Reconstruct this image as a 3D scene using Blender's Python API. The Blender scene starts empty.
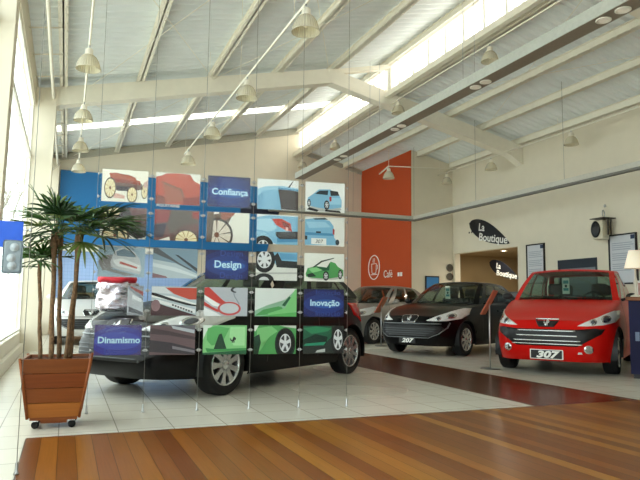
import bpy, bmesh, math, random
from math import sin, cos, pi, atan2, radians, sqrt
from mathutils import Vector, Matrix, noise
random.seed(7)
SC = bpy.context.scene
COL = SC.collection
def s2l(c): return c/12.92 if c <= .04045 else ((c+.055)/1.055)**2.4
def hexc(h):
    h = h.lstrip('#'); return tuple(s2l(int(h[i:i+2], 16)/255) for i in (0, 2, 4)) + (1,)
# ------------------------------------------------------------------ materials
MATS = {}
def mat(name, col, rough=.5, metal=0., var=.06, scale=18., bump=0., coat=0., spec=.5, emit=None, estr=0., trans=0., ior=1.45):
    if name in MATS: return MATS[name]
    m = bpy.data.materials.new(name); m.use_nodes = True; MATS[name] = m
    nt = m.node_tree; b = nt.nodes['Principled BSDF']
    c = hexc(col) if isinstance(col, str) else col
    tc = nt.nodes.new('ShaderNodeTexCoord'); nz = nt.nodes.new('ShaderNodeTexNoise'); nz.inputs['Scale'].default_value = scale
    nz.inputs['Detail'].default_value = 3
    nt.links.new(tc.outputs['Object'], nz.inputs['Vector'])
    cr = nt.nodes.new('ShaderNodeValToRGB'); nt.links.new(nz.outputs['Fac'], cr.inputs['Fac'])
    cr.color_ramp.elements[0].position = .3; cr.color_ramp.elements[1].position = .7
    cr.color_ramp.elements[0].color = tuple(max(0, x*(1-var)) for x in c[:3])+(1,)
    cr.color_ramp.elements[1].color = tuple(min(1, x*(1+var)) for x in c[:3])+(1,)
    nt.links.new(cr.outputs['Color'], b.inputs['Base Color'])
    b.inputs['Roughness'].default_value = rough; b.inputs['Metallic'].default_value = metal
    b.inputs['Coat Weight'].default_value = coat; b.inputs['Coat Roughness'].default_value = .05
    b.inputs['Specular IOR Level'].default_value = spec; b.inputs['IOR'].default_value = ior
    b.inputs['Transmission Weight'].default_value = trans
    if emit: b.inputs['Emission Color'].default_value = hexc(emit); b.inputs['Emission Strength'].default_value = estr
    if bump:
        bp = nt.nodes.new('ShaderNodeBump'); bp.inputs['Strength'].default_value = bump; bp.inputs['Distance'].default_value = .02
        nt.links.new(nz.outputs['Fac'], bp.inputs['Height']); nt.links.new(bp.outputs['Normal'], b.inputs['Normal'])
    return m
def glass(name, tint, alpha, rough=.02, gl=1.0, f0=.035, fg=.8):
    """thin sheet: tinted transparency plus a fresnel reflection"""
    if name in MATS: return MATS[name]
    m = bpy.data.materials.new(name); m.use_nodes = True; MATS[name] = m
    nt = m.node_tree; nt.nodes.clear()
    o = nt.nodes.new('ShaderNodeOutputMaterial'); mx = nt.nodes.new('ShaderNodeMixShader')
    t = nt.nodes.new('ShaderNodeBsdfTransparent'); g = nt.nodes.new('ShaderNodeBsdfGlossy'); lw = nt.nodes.new('ShaderNodeLayerWeight'); lw.inputs['Blend'].default_value = .5
    pw = nt.nodes.new('ShaderNodeMath'); pw.operation = 'POWER'; pw.inputs[1].default_value = 5; f = nt.nodes.new('ShaderNodeMath'); f.operation = 'MULTIPLY_ADD'; f.inputs[1].default_value = fg; f.inputs[2].default_value = f0
    nt.links.new(lw.outputs['Facing'], pw.inputs[0]); nt.links.new(pw.outputs[0], f.inputs[0])
    nz = nt.nodes.new('ShaderNodeTexNoise'); nz.inputs['Scale'].default_value = 2.
    mr = nt.nodes.new('ShaderNodeMapRange'); mr.inputs['To Min'].default_value = rough; mr.inputs['To Max'].default_value = rough+.02
    nt.links.new(nz.outputs['Fac'], mr.inputs['Value']); nt.links.new(mr.outputs['Result'], g.inputs['Roughness'])
    c = hexc(tint); t.inputs['Color'].default_value = tuple(x*alpha for x in c[:3])+(1,)
    g.inputs['Color'].default_value = (gl, gl, gl, 1)
    nt.links.new(f.outputs[0], mx.inputs['Fac']); nt.links.new(t.outputs[0], mx.inputs[1]); nt.links.new(g.outputs[0], mx.inputs[2])
    nt.links.new(mx.outputs[0], o.inputs['Surface'])
    return m
def translucent(name, col, wt=.5):
    if name in MATS: return MATS[name]
    m = bpy.data.materials.new(name); m.use_nodes = True; MATS[name] = m
    nt = m.node_tree; nt.nodes.clear()
    o = nt.nodes.new('ShaderNodeOutputMaterial'); mx = nt.nodes.new('ShaderNodeMixShader'); mx.inputs['Fac'].default_value = wt
    t = nt.nodes.new('ShaderNodeBsdfTranslucent'); d = nt.nodes.new('ShaderNodeBsdfTransparent')
    nz = nt.nodes.new('ShaderNodeTexNoise'); nz.inputs['Scale'].default_value = 6
    cr = nt.nodes.new('ShaderNodeValToRGB'); c = hexc(col)
    cr.color_ramp.elements[0].color = tuple(x*.95 for x in c[:3])+(1,); cr.color_ramp.elements[1].color = c
    nt.links.new(nz.outputs['Fac'], cr.inputs['Fac']); nt.links.new(cr.outputs['Color'], t.inputs['Color'])
    nt.links.new(d.outputs[0], mx.inputs[1]); nt.links.new(t.outputs[0], mx.inputs[2]); nt.links.new(mx.outputs[0], o.inputs['Surface'])
    return m
# ------------------------------------------------------------------ mesh builder
class MB:
    def __init__(s): s.bm = bmesh.new(); s.mi = 0
    def _f(s, vs):
        try: f = s.bm.faces.new(vs); f.material_index = s.mi; f.smooth = True; return f
        except ValueError: return None
    def v(s, p): return s.bm.verts.new(p)
    def box(s, a, b, M=None, bev=0.):
        x0, y0, z0 = a; x1, y1, z1 = b
        P = [(x, y, z) for x in (x0, x1) for y in (y0, y1) for z in (z0, z1)]
        if M is not None: P = [M @ Vector(p) for p in P]
        V = [s.v(p) for p in P]
        fs = [s._f([V[i] for i in q]) for q in ((0, 1, 3, 2), (4, 6, 7, 5), (0, 4, 5, 1), (2, 3, 7, 6), (0, 2, 6, 4), (1, 5, 7, 3))]
        for f in fs: f.smooth = False
        if bev:
            es = list({e for f in fs for e in f.edges})
            r = bmesh.ops.bevel(s.bm, geom=es, offset=bev, segments=2, affect='EDGES', profile=.5)
            for f in r['faces']: f.material_index = s.mi; f.smooth = True
        return s
    def grid(s, rows, cu=False, cv=False, keep=None):
        V = [[s.v(p) for p in r] for r in rows]
        n, m = len(V), len(V[0])
        for i in range(n if cu else n-1):
            for j in range(m if cv else m-1):
                if keep and not keep(i, j): continue
                s._f([V[i][j], V[(i+1) % n][j], V[(i+1) % n][(j+1) % m], V[i][(j+1) % m]])
        return V
    def tube(s, pts, r, n=8, cap=True):
        pts = [Vector(p) for p in pts]; R = r if hasattr(r, '__len__') else [r]*len(pts)
        rings = []; up = None
        for i, p in enumerate(pts):
            t = (pts[min(i+1, len(pts)-1)]-pts[max(i-1, 0)]).normalized()
            if up is None: up = t.orthogonal().normalized()
            a = (up-t*up.dot(t)).normalized(); b = t.cross(a); up = a
            rings.append([p+(a*cos(2*pi*k/n)+b*sin(2*pi*k/n))*R[i] for k in range(n)])
        V = s.grid(rings, cv=True)
        if cap: s._f(V[0][::-1]); s._f(V[-1])
        return s
    def lathe(s, prof, n=24, M=None, closed=False):
        rows = []
        for r, z in prof:
            row = [Vector((r*cos(2*pi*k/n), r*sin(2*pi*k/n), z)) for k in range(n)]
            rows.append([M @ p for p in row] if M is not None else row)
        if closed: rows.append(rows[0])
        s.grid(rows, cv=True); return s
    def disc(s, c, r, n=20, M=None, ry=None):
        P = [Vector((c[0]+r*cos(2*pi*k/n), c[1]+(ry or r)*sin(2*pi*k/n), c[2])) for k in range(n)]
        s._f([s.v(M @ p if M is not None else p) for p in P]); return s
    def prism(s, poly, y0, y1, plane='xz', M=None):
        """polygon in a plane, extruded"""
        def mk(p, t):
            q = Vector((p[0], t, p[1])) if plane == 'xz' else Vector((p[0], p[1], t)) if plane == 'xy' else Vector((t, p[0], p[1]))
            return M @ q if M is not None else q
        A = [s.v(mk(p, y0)) for p in poly]; B = [s.v(mk(p, y1)) for p in poly]; n = len(poly)
        fs = [s._f(A), s._f(B[::-1])]+[s._f([A[i], B[i], B[(i+1) % n], A[(i+1) % n]]) for i in range(n)]
        for f in fs:
            if f: f.smooth = False
        return s
    def ell(s, c, r, n=14, m=8, M=None):
        rows = []
        for i in range(m+1):
            a = -pi/2+pi*i/m; q = max(cos(a), .02)
            row = [Vector((c[0]+r[0]*q*cos(2*pi*k/n), c[1]+r[1]*q*sin(2*pi*k/n), c[2]+r[2]*sin(a))) for k in range(n)]
            rows.append([M @ p for p in row] if M is not None else row)
        V = s.grid(rows, cv=True); s._f(V[0][::-1]); s._f(V[-1]); return s
    def obj(s, name, mats, parent=None, doubles=0., recalc=True):
        if doubles: bmesh.ops.remove_doubles(s.bm, verts=s.bm.verts, dist=doubles)
        if recalc: bmesh.ops.recalc_face_normals(s.bm, faces=s.bm.faces)
        me = bpy.data.meshes.new(name); s.bm.to_mesh(me); s.bm.free()
        for m in (mats if isinstance(mats, (list, tuple)) else [mats]): me.materials.append(m)
        o = bpy.data.objects.new(name, me); COL.objects.link(o)
        if parent: o.parent = parent
        return o
def struct(o): o['kind'] = 'structure'; return o
def tag(o, label, cat, group=None):
    o['label'] = label; o['category'] = cat
    if group: o['group'] = group
    return o
def thing(name, label, cat, loc=(0, 0, 0), rz=0, group=None):
    o = bpy.data.objects.new(name, None); COL.objects.link(o); o.empty_display_size = .1
    o.location = loc; o.rotation_euler = (0, 0, rz)
    return tag(o, label, cat, group)
def kids(o): return [c for c in bpy.data.objects if c.parent == o]
def copy_tree(o, parent=None):
    c = o.copy(); COL.objects.link(c)
    if parent: c.parent = parent
    for ch in kids(o): copy_tree(ch, c)
    return c
def text_mesh(txt, size, shear=0., off=0., ext=.001, name='lettering', align='CENTER', sp=1.):
    cu = bpy.data.curves.new(name, 'FONT'); cu.body = txt; cu.size = size; cu.shear = shear; cu.offset = off; cu.extrude = ext
    cu.align_x = align; cu.space_character = sp; cu.resolution_u = 3
    o = bpy.data.objects.new(name, cu); COL.objects.link(o)
    dg = bpy.context.evaluated_depsgraph_get()
    me = bpy.data.meshes.new_from_object(o.evaluated_get(dg)); bpy.data.objects.remove(o); bpy.data.curves.remove(cu)
    return me
def text(txt, size, m, M, parent=None, name='lettering', sx=1., **k):
    me = text_mesh(txt, size, name=name, **k); me.transform(Matrix.Diagonal((sx, 1, 1, 1))); me.transform(M)
    me.materials.clear(); me.materials.append(m)
    o = bpy.data.objects.new(name, me); COL.objects.link(o)
    if parent: o.parent = parent
    return o
def basis(o, x, y, z): # columns
    x, y, z = Vector(x), Vector(y), Vector(z)
    return Matrix(((x[0], y[0], z[0], o[0]), (x[1], y[1], z[1], o[1]), (x[2], y[2], z[2], o[2]), (0, 0, 0, 1)))
def lerp(a, b, t): return a+(b-a)*t
def interp(tab, x):
    if x <= tab[0][0]: return tab[0][1]
    for (a, b), (c, d) in zip(tab, tab[1:]):
        if x <= c:
            return lerp(b, d, (x-a)/(c-a))
    return tab[-1][1]

# ------------------------------------------------------------------ base materials
wallm = mat('wall_paint', '#DDD5C2', .8, var=.02, scale=3)
white = mat('white_paint', '#EDE9DC', .55, var=.02, scale=4)
steelw = mat('white_painted_steel', '#EAE5D6', .5, var=.03, scale=5)
alu = mat('brushed_aluminium', '#B9BBBC', .35, .8)
chrome = mat('chrome', '#E4E6E8', .12, 1., var=.01)
black = mat('black_plastic', '#0D0D0F', .45)
rubber = mat('tyre_rubber', '#141414', .75)
whitep = mat('white_card', '#EFEFEA', .6, var=.01)
steel = mat('steel_cable', '#7C7C78', .5, .3)
redp = mat('red_reflector', '#C01818', .25, coat=.4)
clear = glass('clear_acrylic', '#FCFDFD', .99, f0=.01, fg=.5)
wglass = glass('window_glass', '#F6FCFA', .99, f0=.02, fg=.3)
carglass = glass('tinted_car_glass', '#BCD0C6', .85, f0=.04)
lampglass = glass('headlamp_glass', '#FFFFFF', .93)

# ================================================================== SETTING
XL, XR, YB = -.72, 11.0, 19.45
def zL(x): return 4.946+.224*(x+.372)       # centre line of the left roof beams
def zR(x): return 6.257-.224*(x-5.48)
# floor: tiles .4 m
def tile_mat():
    m = bpy.data.materials.new('floor_tile'); m.use_nodes = True; nt = m.node_tree; b = nt.nodes['Principled BSDF']
    tc = nt.nodes.new('ShaderNodeTexCoord'); mp = nt.nodes.new('ShaderNodeMapping'); mp.inputs['Location'].default_value = (0, -.06, 0)
    br = nt.nodes.new('ShaderNodeTexBrick'); br.offset = 0; br.squash = 1
    for k, v in (('Scale', 1.), ('Mortar Size', .004), ('Mortar Smooth', .1), ('Bias', 0), ('Brick Width', .4), ('Row Height', .4)): br.inputs[k].default_value = v
    br.inputs['Color1'].default_value = hexc('#D6D1C4'); br.inputs['Color2'].default_value = hexc('#CFCABD'); br.inputs['Mortar'].default_value = hexc('#9C978B')
    nt.links.new(tc.outputs['Object'], mp.inputs['Vector']); nt.links.new(mp.outputs['Vector'], br.inputs['Vector'])
    nt.links.new(br.outputs['Color'], b.inputs['Base Color'])
    nz = nt.nodes.new('ShaderNodeTexNoise'); nz.inputs['Scale'].default_value = 5
    mr = nt.nodes.new('ShaderNodeMapRange'); mr.inputs['To Min'].default_value = .2; mr.inputs['To Max'].default_value = .32
    nt.links.new(nz.outputs['Fac'], mr.inputs['Value']); nt.links.new(mr.outputs['Result'], b.inputs['Roughness'])
    return m
def wood_mat(name, pw, cols, rough=.22, axis='X'):
    """planks along one object axis, each plank its own tone, fine grain along it"""
    m = bpy.data.materials.new(name); m.use_nodes = True; nt = m.node_tree; b = nt.nodes['Principled BSDF']; L = nt.links.new
    N = nt.nodes.new
    tc = N('ShaderNodeTexCoord'); sx = N('ShaderNodeSeparateXYZ'); L(tc.outputs['Object'], sx.inputs[0])
    oth = {'X': 'Y', 'Y': 'X', 'Z': 'X'}[axis]
    def M(op, a, bb=None):
        n = N('ShaderNodeMath'); n.operation = op
        for i, q in enumerate((a, bb)):
            if q is None: continue
            if isinstance(q, (int, float)): n.inputs[i].default_value = q
            else: L(q, n.inputs[i])
        return n.outputs[0]
    u = M('DIVIDE', sx.outputs[axis], pw); pid = M('FLOOR', u); fr = M('FRACT', u)
    w1 = N('ShaderNodeTexWhiteNoise'); w1.noise_dimensions = '1D'; L(pid, w1.inputs['W'])
    seg = M('FLOOR', M('ADD', M('DIVIDE', sx.outputs[oth], 40.), M('MULTIPLY', w1.outputs['Value'], 7.3)))
    w2 = N('ShaderNodeTexWhiteNoise'); w2.noise_dimensions = '1D'; L(M('ADD', M('MULTIPLY', pid, 3.71), M('MULTIPLY', seg, 17.3)), w2.inputs['W'])
    cr = N('ShaderNodeValToRGB'); L(w2.outputs['Value'], cr.inputs['Fac']); e = cr.color_ramp.elements
    while len(e) < len(cols): e.new(.5)
    for i, c in enumerate(cols): e[i].position = i/(len(cols)-1); e[i].color = hexc(c)
    mp = N('ShaderNodeMapping'); sc = [3, 3, 3]; sc['XYZ'.index(axis)] = 90; mp.inputs['Scale'].default_value = sc
    L(tc.outputs['Object'], mp.inputs['Vector']); nz = N('ShaderNodeTexNoise'); nz.inputs['Scale'].default_value = 1; nz.inputs['Detail'].default_value = 5
    L(mp.outputs['Vector'], nz.inputs['Vector'])
    g = N('ShaderNodeMapRange'); g.inputs['From Min'].default_value = .3; g.inputs['From Max'].default_value = .7; g.inputs['To Min'].default_value = .86; g.inputs['To Max'].default_value = 1.08
    L(nz.outputs['Fac'], g.inputs['Value'])
    seam = M('GREATER_THAN', M('ABSOLUTE', M('SUBTRACT', fr, .5)), .5-.0022/pw)
    k = M('MULTIPLY', g.outputs['Result'], M('SUBTRACT', 1., M('MULTIPLY', seam, .72)))
    mx = N('ShaderNodeVectorMath'); mx.operation = 'SCALE'; L(cr.outputs['Color'], mx.inputs[0]); L(k, mx.inputs['Scale'])
    L(mx.outputs[0], b.inputs['Base Color']); b.inputs['Roughness'].default_value = rough; b.inputs['Specular IOR Level'].default_value = .22
    return m
WX0, WX1, SX0, WY = -.2, 5.47, 4.18, 4.74
f = MB(); f.box((-3.2, -4, -.2), (14.5, 20, 0)); struct(f.obj('floor', tile_mat()))
deck = wood_mat('deck_wood', .106, ['#64320F', '#8E561C', '#744016', '#A26C26', '#68360F', '#824C1A'], .3)
aisle = wood_mat('aisle_wood_dimmed', .106, ['#3C1A0C', '#683318', '#4A2210', '#7A4222'], .22)  # darker tones paint in the weaker light on the aisle strip
f = MB(); f.prism([(WX0, -4), (WX1, -4), (WX1, WY), (WX0, WY)], 0, .003, 'xy')
struct(f.obj('trim_1', deck))
f = MB(); f.prism([(SX0, WY), (WX1, WY), (WX1, 19), (SX0, 19)], 0, .003, 'xy'); struct(f.obj('trim_2', aisle))
for n, (a, b) in enumerate((((WX0-.004, WY), (SX0, WY+.006)), ((SX0-.006, WY), (SX0, 19)), ((WX1, -4), (WX1+.006, 19)), ((WX0-.006, -4), (WX0, WY)))):
    f = MB(); f.box((a[0], a[1], 0), (b[0], b[1], .0045)); struct(f.obj('trim_%d' % (n+3), mat('metal_edge', '#4A3018', .4)))
# back wall, right wall with its shop opening, corner block with the orange face
f = MB(); f.box((-1.1, YB, 0), (XR+.2, YB+.2, 8)); struct(f.obj('wall_back', wallm))
f = MB(); f.box((XL-.12, -4.1, 0), (XR+.2, -4, 2.5)); f.prism([(2.6, 2.5), (XR+.2, 2.5), (XR+.2, zR(XR)+.3), (5.48, 6.5), (2.6, zL(2.6)+.3)], -4.1, -4, 'xz'); struct(f.obj('wall_front_unseen', mat('front_wall_grey', '#9A9486', .8)))  # unseen wall behind the camera, added to cut bright reflections on cars and panels
f = MB(); f.box((XL-.1, -4.08, 2.5), (2.6, -4.0, 2.58))  # unseen front glazing, added and sized to light the panel faces
for i in range(3): f.box((XL-.1+i*1.48, -4.08, 2.58), (XL-.04+i*1.48, -4.0, min(zL(XL+i*1.48), zR(XL+i*1.48))+.3))
o = struct(f.obj('window_6', frame_m)) if 'frame_m' in globals() else struct(f.obj('window_6', white))
f = MB(); f.prism([(XL-.1, 2.58), (2.6, 2.58), (2.6, zL(2.6)+.3), (XL-.1, zL(XL)+.3)], -4.045, -4.035, 'xz'); f.obj('pane', wglass, o)
f = MB()
f.box((XR, 15.97, 0), (XR+.2, YB, 5.36)); f.box((XR, 13.1, 2.54), (XR+.2, 15.97, 5.36)); f.box((XR, 11.62, 0), (XR+.2, 13.1, 5.36))
f.box((XR, 10.48, 2.06), (XR+.2, 11.62, 5.36)); f.box((XR, 10.48, 0), (XR+.2, 11.62, .9)); f.box((XR, -4, 0), (XR+.2, 10.48, 5.36))
struct(f.obj('wall_right', wallm))
f = MB(); f.prism([(9.52, 0), (XR, 0), (XR, zR(XR)+.32), (9.52, zR(9.52)+.32)], 16.06, YB, 'xz')
struct(f.obj('wall_corner', wallm))
orange = mat('orange_paint', '#B8481C', .75, var=.02, scale=2)
f = MB(); f.prism([(16.05, 0), (YB, 0), (YB, zR(9.5)+.3), (16.05, zR(9.5)+.3)], 9.50, 9.519, 'yz'); struct(f.obj('wall_orange', orange))
# left wall: curb, glazing bars, columns
ledge = mat('window_ledge', '#E6E2D4', .6, var=.02)
f = MB(); f.box((XL-.1, -4, 0), (XL+.03, YB, .16)); f.box((XL-.12, -4, .16), (XL-.03, YB, .36)); struct(f.obj('wall_left', ledge))
f = MB(); f.box((XL-.12, -4, 4.70), (XL, YB, 5.19)); struct(f.obj('wall_left_eave', wallm))
COLY = [(6.55, 6.85, -.625), (12.75, 13.15, -.40), (19.1, 19.45, -.40)]
for n, (y0, y1, x1) in enumerate(COLY):
    f = MB(); f.prism([(XL-.12, 0), (x1-.02, 0), (x1+.04, zL(-.4)+.1), (XL-.12, zL(-.4)+.1)], y0, y1, 'xz')
    struct(f.obj('trim_%d' % (10+n), wallm))
frame_m = mat('window_frame_white', '#F0EFE8', .45, var=.02)
def window_left(n, y0, y1, k):
    w = MB(); x0, x1 = XL-.1, XL-.02
    zs = (.40, 3.66, 4.70)
    for z in zs: w.box((XL-.085, y0, z-.035 if z > .5 else z), (XL-.03, y1, z+(.06 if z > .5 else .03)))
    for i in range(k+1):
        y = lerp(y0, y1, i/k); w.box((XL-.078, max(y0, y-.025), .36), (XL-.042, min(y1, y+.025), 4.70))
    o = struct(w.obj('window_%d' % n, frame_m))
    g = MB(); g.box((XL-.064, y0+.01, .37), (XL-.056, y1-.01, 4.97)); p = g.obj('pane', wglass, o)
window_left(1, -4, 6.55, 4); window_left(2, 6.85, 12.75, 2); window_left(3, 13.15, 19.1, 2)
# roof: corrugated sheets, beams, purlins
def sheet(name, X0, X1, zf, y0, y1, m):
    w = MB(); rows = []; y = y0; k = 0
    prof = [(0, 0), (.05, .05), (.11, .05), (.16, 0)]
    while y < y1:
        for a, h in prof:
            yy = min(y+a, y1); rows.append([Vector((x, yy, zf(x)+.345+h)) for x in (X0, X1)])
        y += .21
    w.grid(rows)
    for fc in w.bm.faces: fc.smooth = False
    o = w.obj(name, m); md = o.modifiers.new('t', 'SOLIDIFY'); md.thickness = .004; return struct(o)
roofm = mat('roof_sheet', '#EAF0F1', .4, .0, var=.03, scale=2)
zLr = zL
sheet('ceiling_left', XL-.2, 7.25, zL, -4, 16.38, roofm); sheet('ceiling_left_end', XL-.2, 7.25, zL, 16.95, YB+.2, roofm)
sheet('ceiling_right', 7.17, XR+.25, zR, -4, YB+.2, roofm)
sheet('ceiling_skylight', XL-.2, 7.25, zL, 16.38, 16.95, translucent('skylight_sheet', '#FBFBF6', .75))
def beam(name, y0, y1):
    w = MB()
    w.prism([(-.72, zL(-.72)-.34), (-.3, zL(-.3)-.2), (5.48, 6.257-.17), (5.48, 6.257+.17), (-.72, zL(-.72)+.17)], y0, y1, 'xz')
    w.prism([(5.48, 6.257-.17), (10.6, zR(10.6)-.2), (XR, zR(XR)-.34), (XR, zR(XR)+.17), (5.48, 6.257+.17)], y0, y1, 'xz')
    w.prism([(5.48, zL(5.48)+.05), (7.1, zL(7.1)+.1), (7.1, zL(7.1)+.2), (5.48, zL(5.48)+.17)], y0+.05, y1-.05, 'xz')
    struct(w.obj(name, steelw))
for n, (a, b) in enumerate(((6.55, 6.75), (12.82, 13.08))): beam('trim_%d' % (20+n), a, b)
w = MB(); w.prism([(XL, zL(XL)+.12), (7.1, zL(7.1)+.12), (7.1, zL(7.1)+.32), (XL, zL(XL)+.32)], YB-.06, YB, 'xz'); w.prism([(7.1, zR(7.1)+.18), (9.5, zR(9.5)+.18), (9.5, zR(9.5)+.32), (7.1, zR(7.1)+.32)], YB-.05, YB, 'xz')
struct(w.obj('trim_22', mat('roof_edge_grey', '#A9A698', .6)))
def purlin(n, x, zf, tr=False):
    w = MB(); z = zf(x)+.17
    w.box((x-.07, -2, z), (x+.07, YB, z+.015)); w.box((x-.012, -2, z), (x+.012, YB, z+.16)); w.box((x-.05, -2, z+.155), (x+.05, YB, z+.17))
    for i in range(70):      # bolts / stiffeners along the flange
        y = -1+i*.3
        if y < YB: w.box((x-.06, y, z-.012), (x-.04, y+.03, z+.0)); w.box((x+.04, y, z-.012), (x+.06, y+.03, z+.0))
    struct(w.obj('trim_%d' % n, steelw))
for i, x in enumerate((-.25, 1.2, 2.7, 4.2, 5.6, 7.02)): purlin(30+i, x, zL)
for i, x in enumerate((7.3, 8.77, 9.75, 10.9)): purlin(40+i, x, zR)
w = MB()     # eave truss at the left wall, ties and diagonals
for y in [i*1.1 for i in range(-1, 18)]:
    w.tube([(XL, y, 5.02), (-.25, y, 5.1)], .012, 6)
w.tube([(-.42, -2, 4.86), (-.42, YB, 4.86)], .03, 6)
struct(w.obj('trim_50', steelw))
w = MB()     # wind bracing rods under the sheets
for (x0, ya, x1, yb) in ((.0, 6.8, 2.7, 12.8), (2.7, 6.8, .2, 12.8), (2.7, 12.8, 5.6, 7.2), (2.9, 7.6, 5.4, 12.8), (0, 13.2, 2.7, 18.9), (2.7, 13.2, 0, 18.9), (2.7, 18.9, 5.5, 13.2), (2.7, 13.2, 5.5, 18.9)):
    w.tube([(x0, ya, zL(x0)+.1), (x1, yb, zL(x1)+.1)], .006, 5)
for (x0, ya, x1, yb) in ((7.4, 7, 9.7, 12.8), (9.7, 7, 7.4, 12.8), (8.8, 13.1, 10.9, 16)): w.tube([(x0, ya, zR(x0)+.1), (x1, yb, zR(x1)+.1)], .006, 5)
struct(w.obj('trim_51', steelw))
# clerestory: posts, sill, head, panes
w = MB(); CX = 7.145
w.box((CX-.06, -4, 6.1), (CX+.06, YB, 6.20)); w.box((CX-.05, -4, 6.86), (CX+.05, YB, 7.0))
for i in range(32):
    y = -1.2+i*.655
    if y < YB: w.box((CX-.035, y-.032, 6.2), (CX+.035, y+.032, 6.86))
w.box((CX-.08, 12.86, 5.9), (CX+.08, 13.04, 6.95))
o = struct(w.obj('window_4', frame_m)); g = MB(); g.box((CX-.004, -4, 6.2), (CX+.004, YB, 6.86)); g.obj('pane', translucent('clerestory_pane', '#FBF8EC', .2), o)
w = MB(); w.box((CX-.25, -2, 5.93), (CX-.13, YB, 6.05)); struct(w.obj('trim_52', steelw))
# shop room behind the opening and the office window
room = mat('shop_paint', '#A8926C', .8, var=.03, scale=2)
w = MB(); w.box((XR+.2, 11.9, 2.62), (14.4, 17.2, 2.75)); w.box((14.3, 11.9, 0), (14.4, 17.2, 2.62)); w.box((XR+.2, 17.1, 0), (14.3, 17.2, 2.62)); w.box((XR+.2, 11.9, 0), (14.3, 12.0, 2.62))
struct(w.obj('wall_shop', room))
w = MB(); w.box((XR-.03, 10.46, 1.86), (XR+.06, 11.64, 2.07)); w.box((XR-.02, 10.46, .9), (XR+.05, 10.5, 1.9)); w.box((XR-.02, 11.6, .9), (XR+.05, 11.64, 1.9))
o = struct(w.obj('window_5', mat('navy_frame', '#1C2634', .5)))
g = MB(); g.box((XR+.02, 10.5, .9), (XR+.03, 11.6, 1.86)); g.obj('pane', mat('office_blind', '#7E8A92', .3, spec=.7), o)
w = MB(); w.box((XR+.06, 10.3, .5), (XR+.2, 11.8, 2.3)); struct(w.obj('wall_office', mat('office_grey', '#5A626A', .8)))
# ground outside, near white to bounce light up onto the left roof
w = MB(); w.box((-30, -12, -.3), (-1.3, 40, -.15)); struct(w.obj('ground_outside', mat('pale_bounce_ground', '#ECEAE4', .9, var=.04, scale=1)))

# ================================================================== CARS
def interps(tab, x):
    """smooth interpolation of a profile"""
    if x <= tab[0][0]: return tab[0][1]
    for i, ((a, b), (c, d)) in enumerate(zip(tab, tab[1:])):
        if x <= c:
            t = (x-a)/(c-a)
            m0 = (d-tab[i-1][1])/(c-tab[i-1][0])*(c-a) if i > 0 else d-b
            m1 = (tab[i+2][1]-b)/(tab[i+2][0]-a)*(c-a) if i+2 < len(tab) else d-b
            return (2*t**3-3*t*t+1)*b+(t**3-2*t*t+t)*m0+(-2*t**3+3*t*t)*d+(t**3-t*t)*m1
    return tab[-1][1]
class Car:
    """front +x, left +y, origin on the ground midway between the axles"""
    def __init__(s, wb, fo, ro, hw, H, xw0, xw1, xr1, xr0, zh, zc, zb, nose, lip=.3):
        s.wb, s.hw, s.H = wb, hw, H; s.nose = wb/2+fo; s.tail = wb/2+ro
        s.xw0, s.xw1, s.xr1, s.xr0 = xw0, xw1, xr1, xr0   # windscreen base/top, rear glass top/base
        s.zh, s.zc, s.zb, s.npf = zh, zc, zb, nose
        s.n1, s.n2 = 5.0, 3.2
    def W(s, z): return s.hw*interps([(.15, .93), (.3, .975), (.5, 1.), (.68, .998), (.85, .975), (1.05, .925)], z)
    def xf(s, z): return s.nose-interps(s.npf, z)
    def xr(s, z): return s.tail-interps([(.15, .12), (.28, .03), (.45, 0), (.6, .02), (.75, .06), (.95, .1), (1.1, .16)], z)
    def zs(s, x):
        return interps([(-s.tail, s.zb+.02), (-.8, s.zb), (s.xw0-.25, s.zc), (s.xw0+.1, s.zc-.02), (lerp(s.xw0, s.nose, .6), lerp(s.zc, s.zh, .42)), (s.nose-.12, s.zh+.03), (s.nose, s.zh)], x)
    def fx(s, y, z):
        r = min(abs(y)/s.W(z), .998); return s.xf(z)*(1-r**s.n1)**(1/s.n2)
    def rx(s, y, z):
        r = min(abs(y)/s.W(z), .998); return -s.xr(z)*(1-r**6)**(1/4.5)
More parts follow.
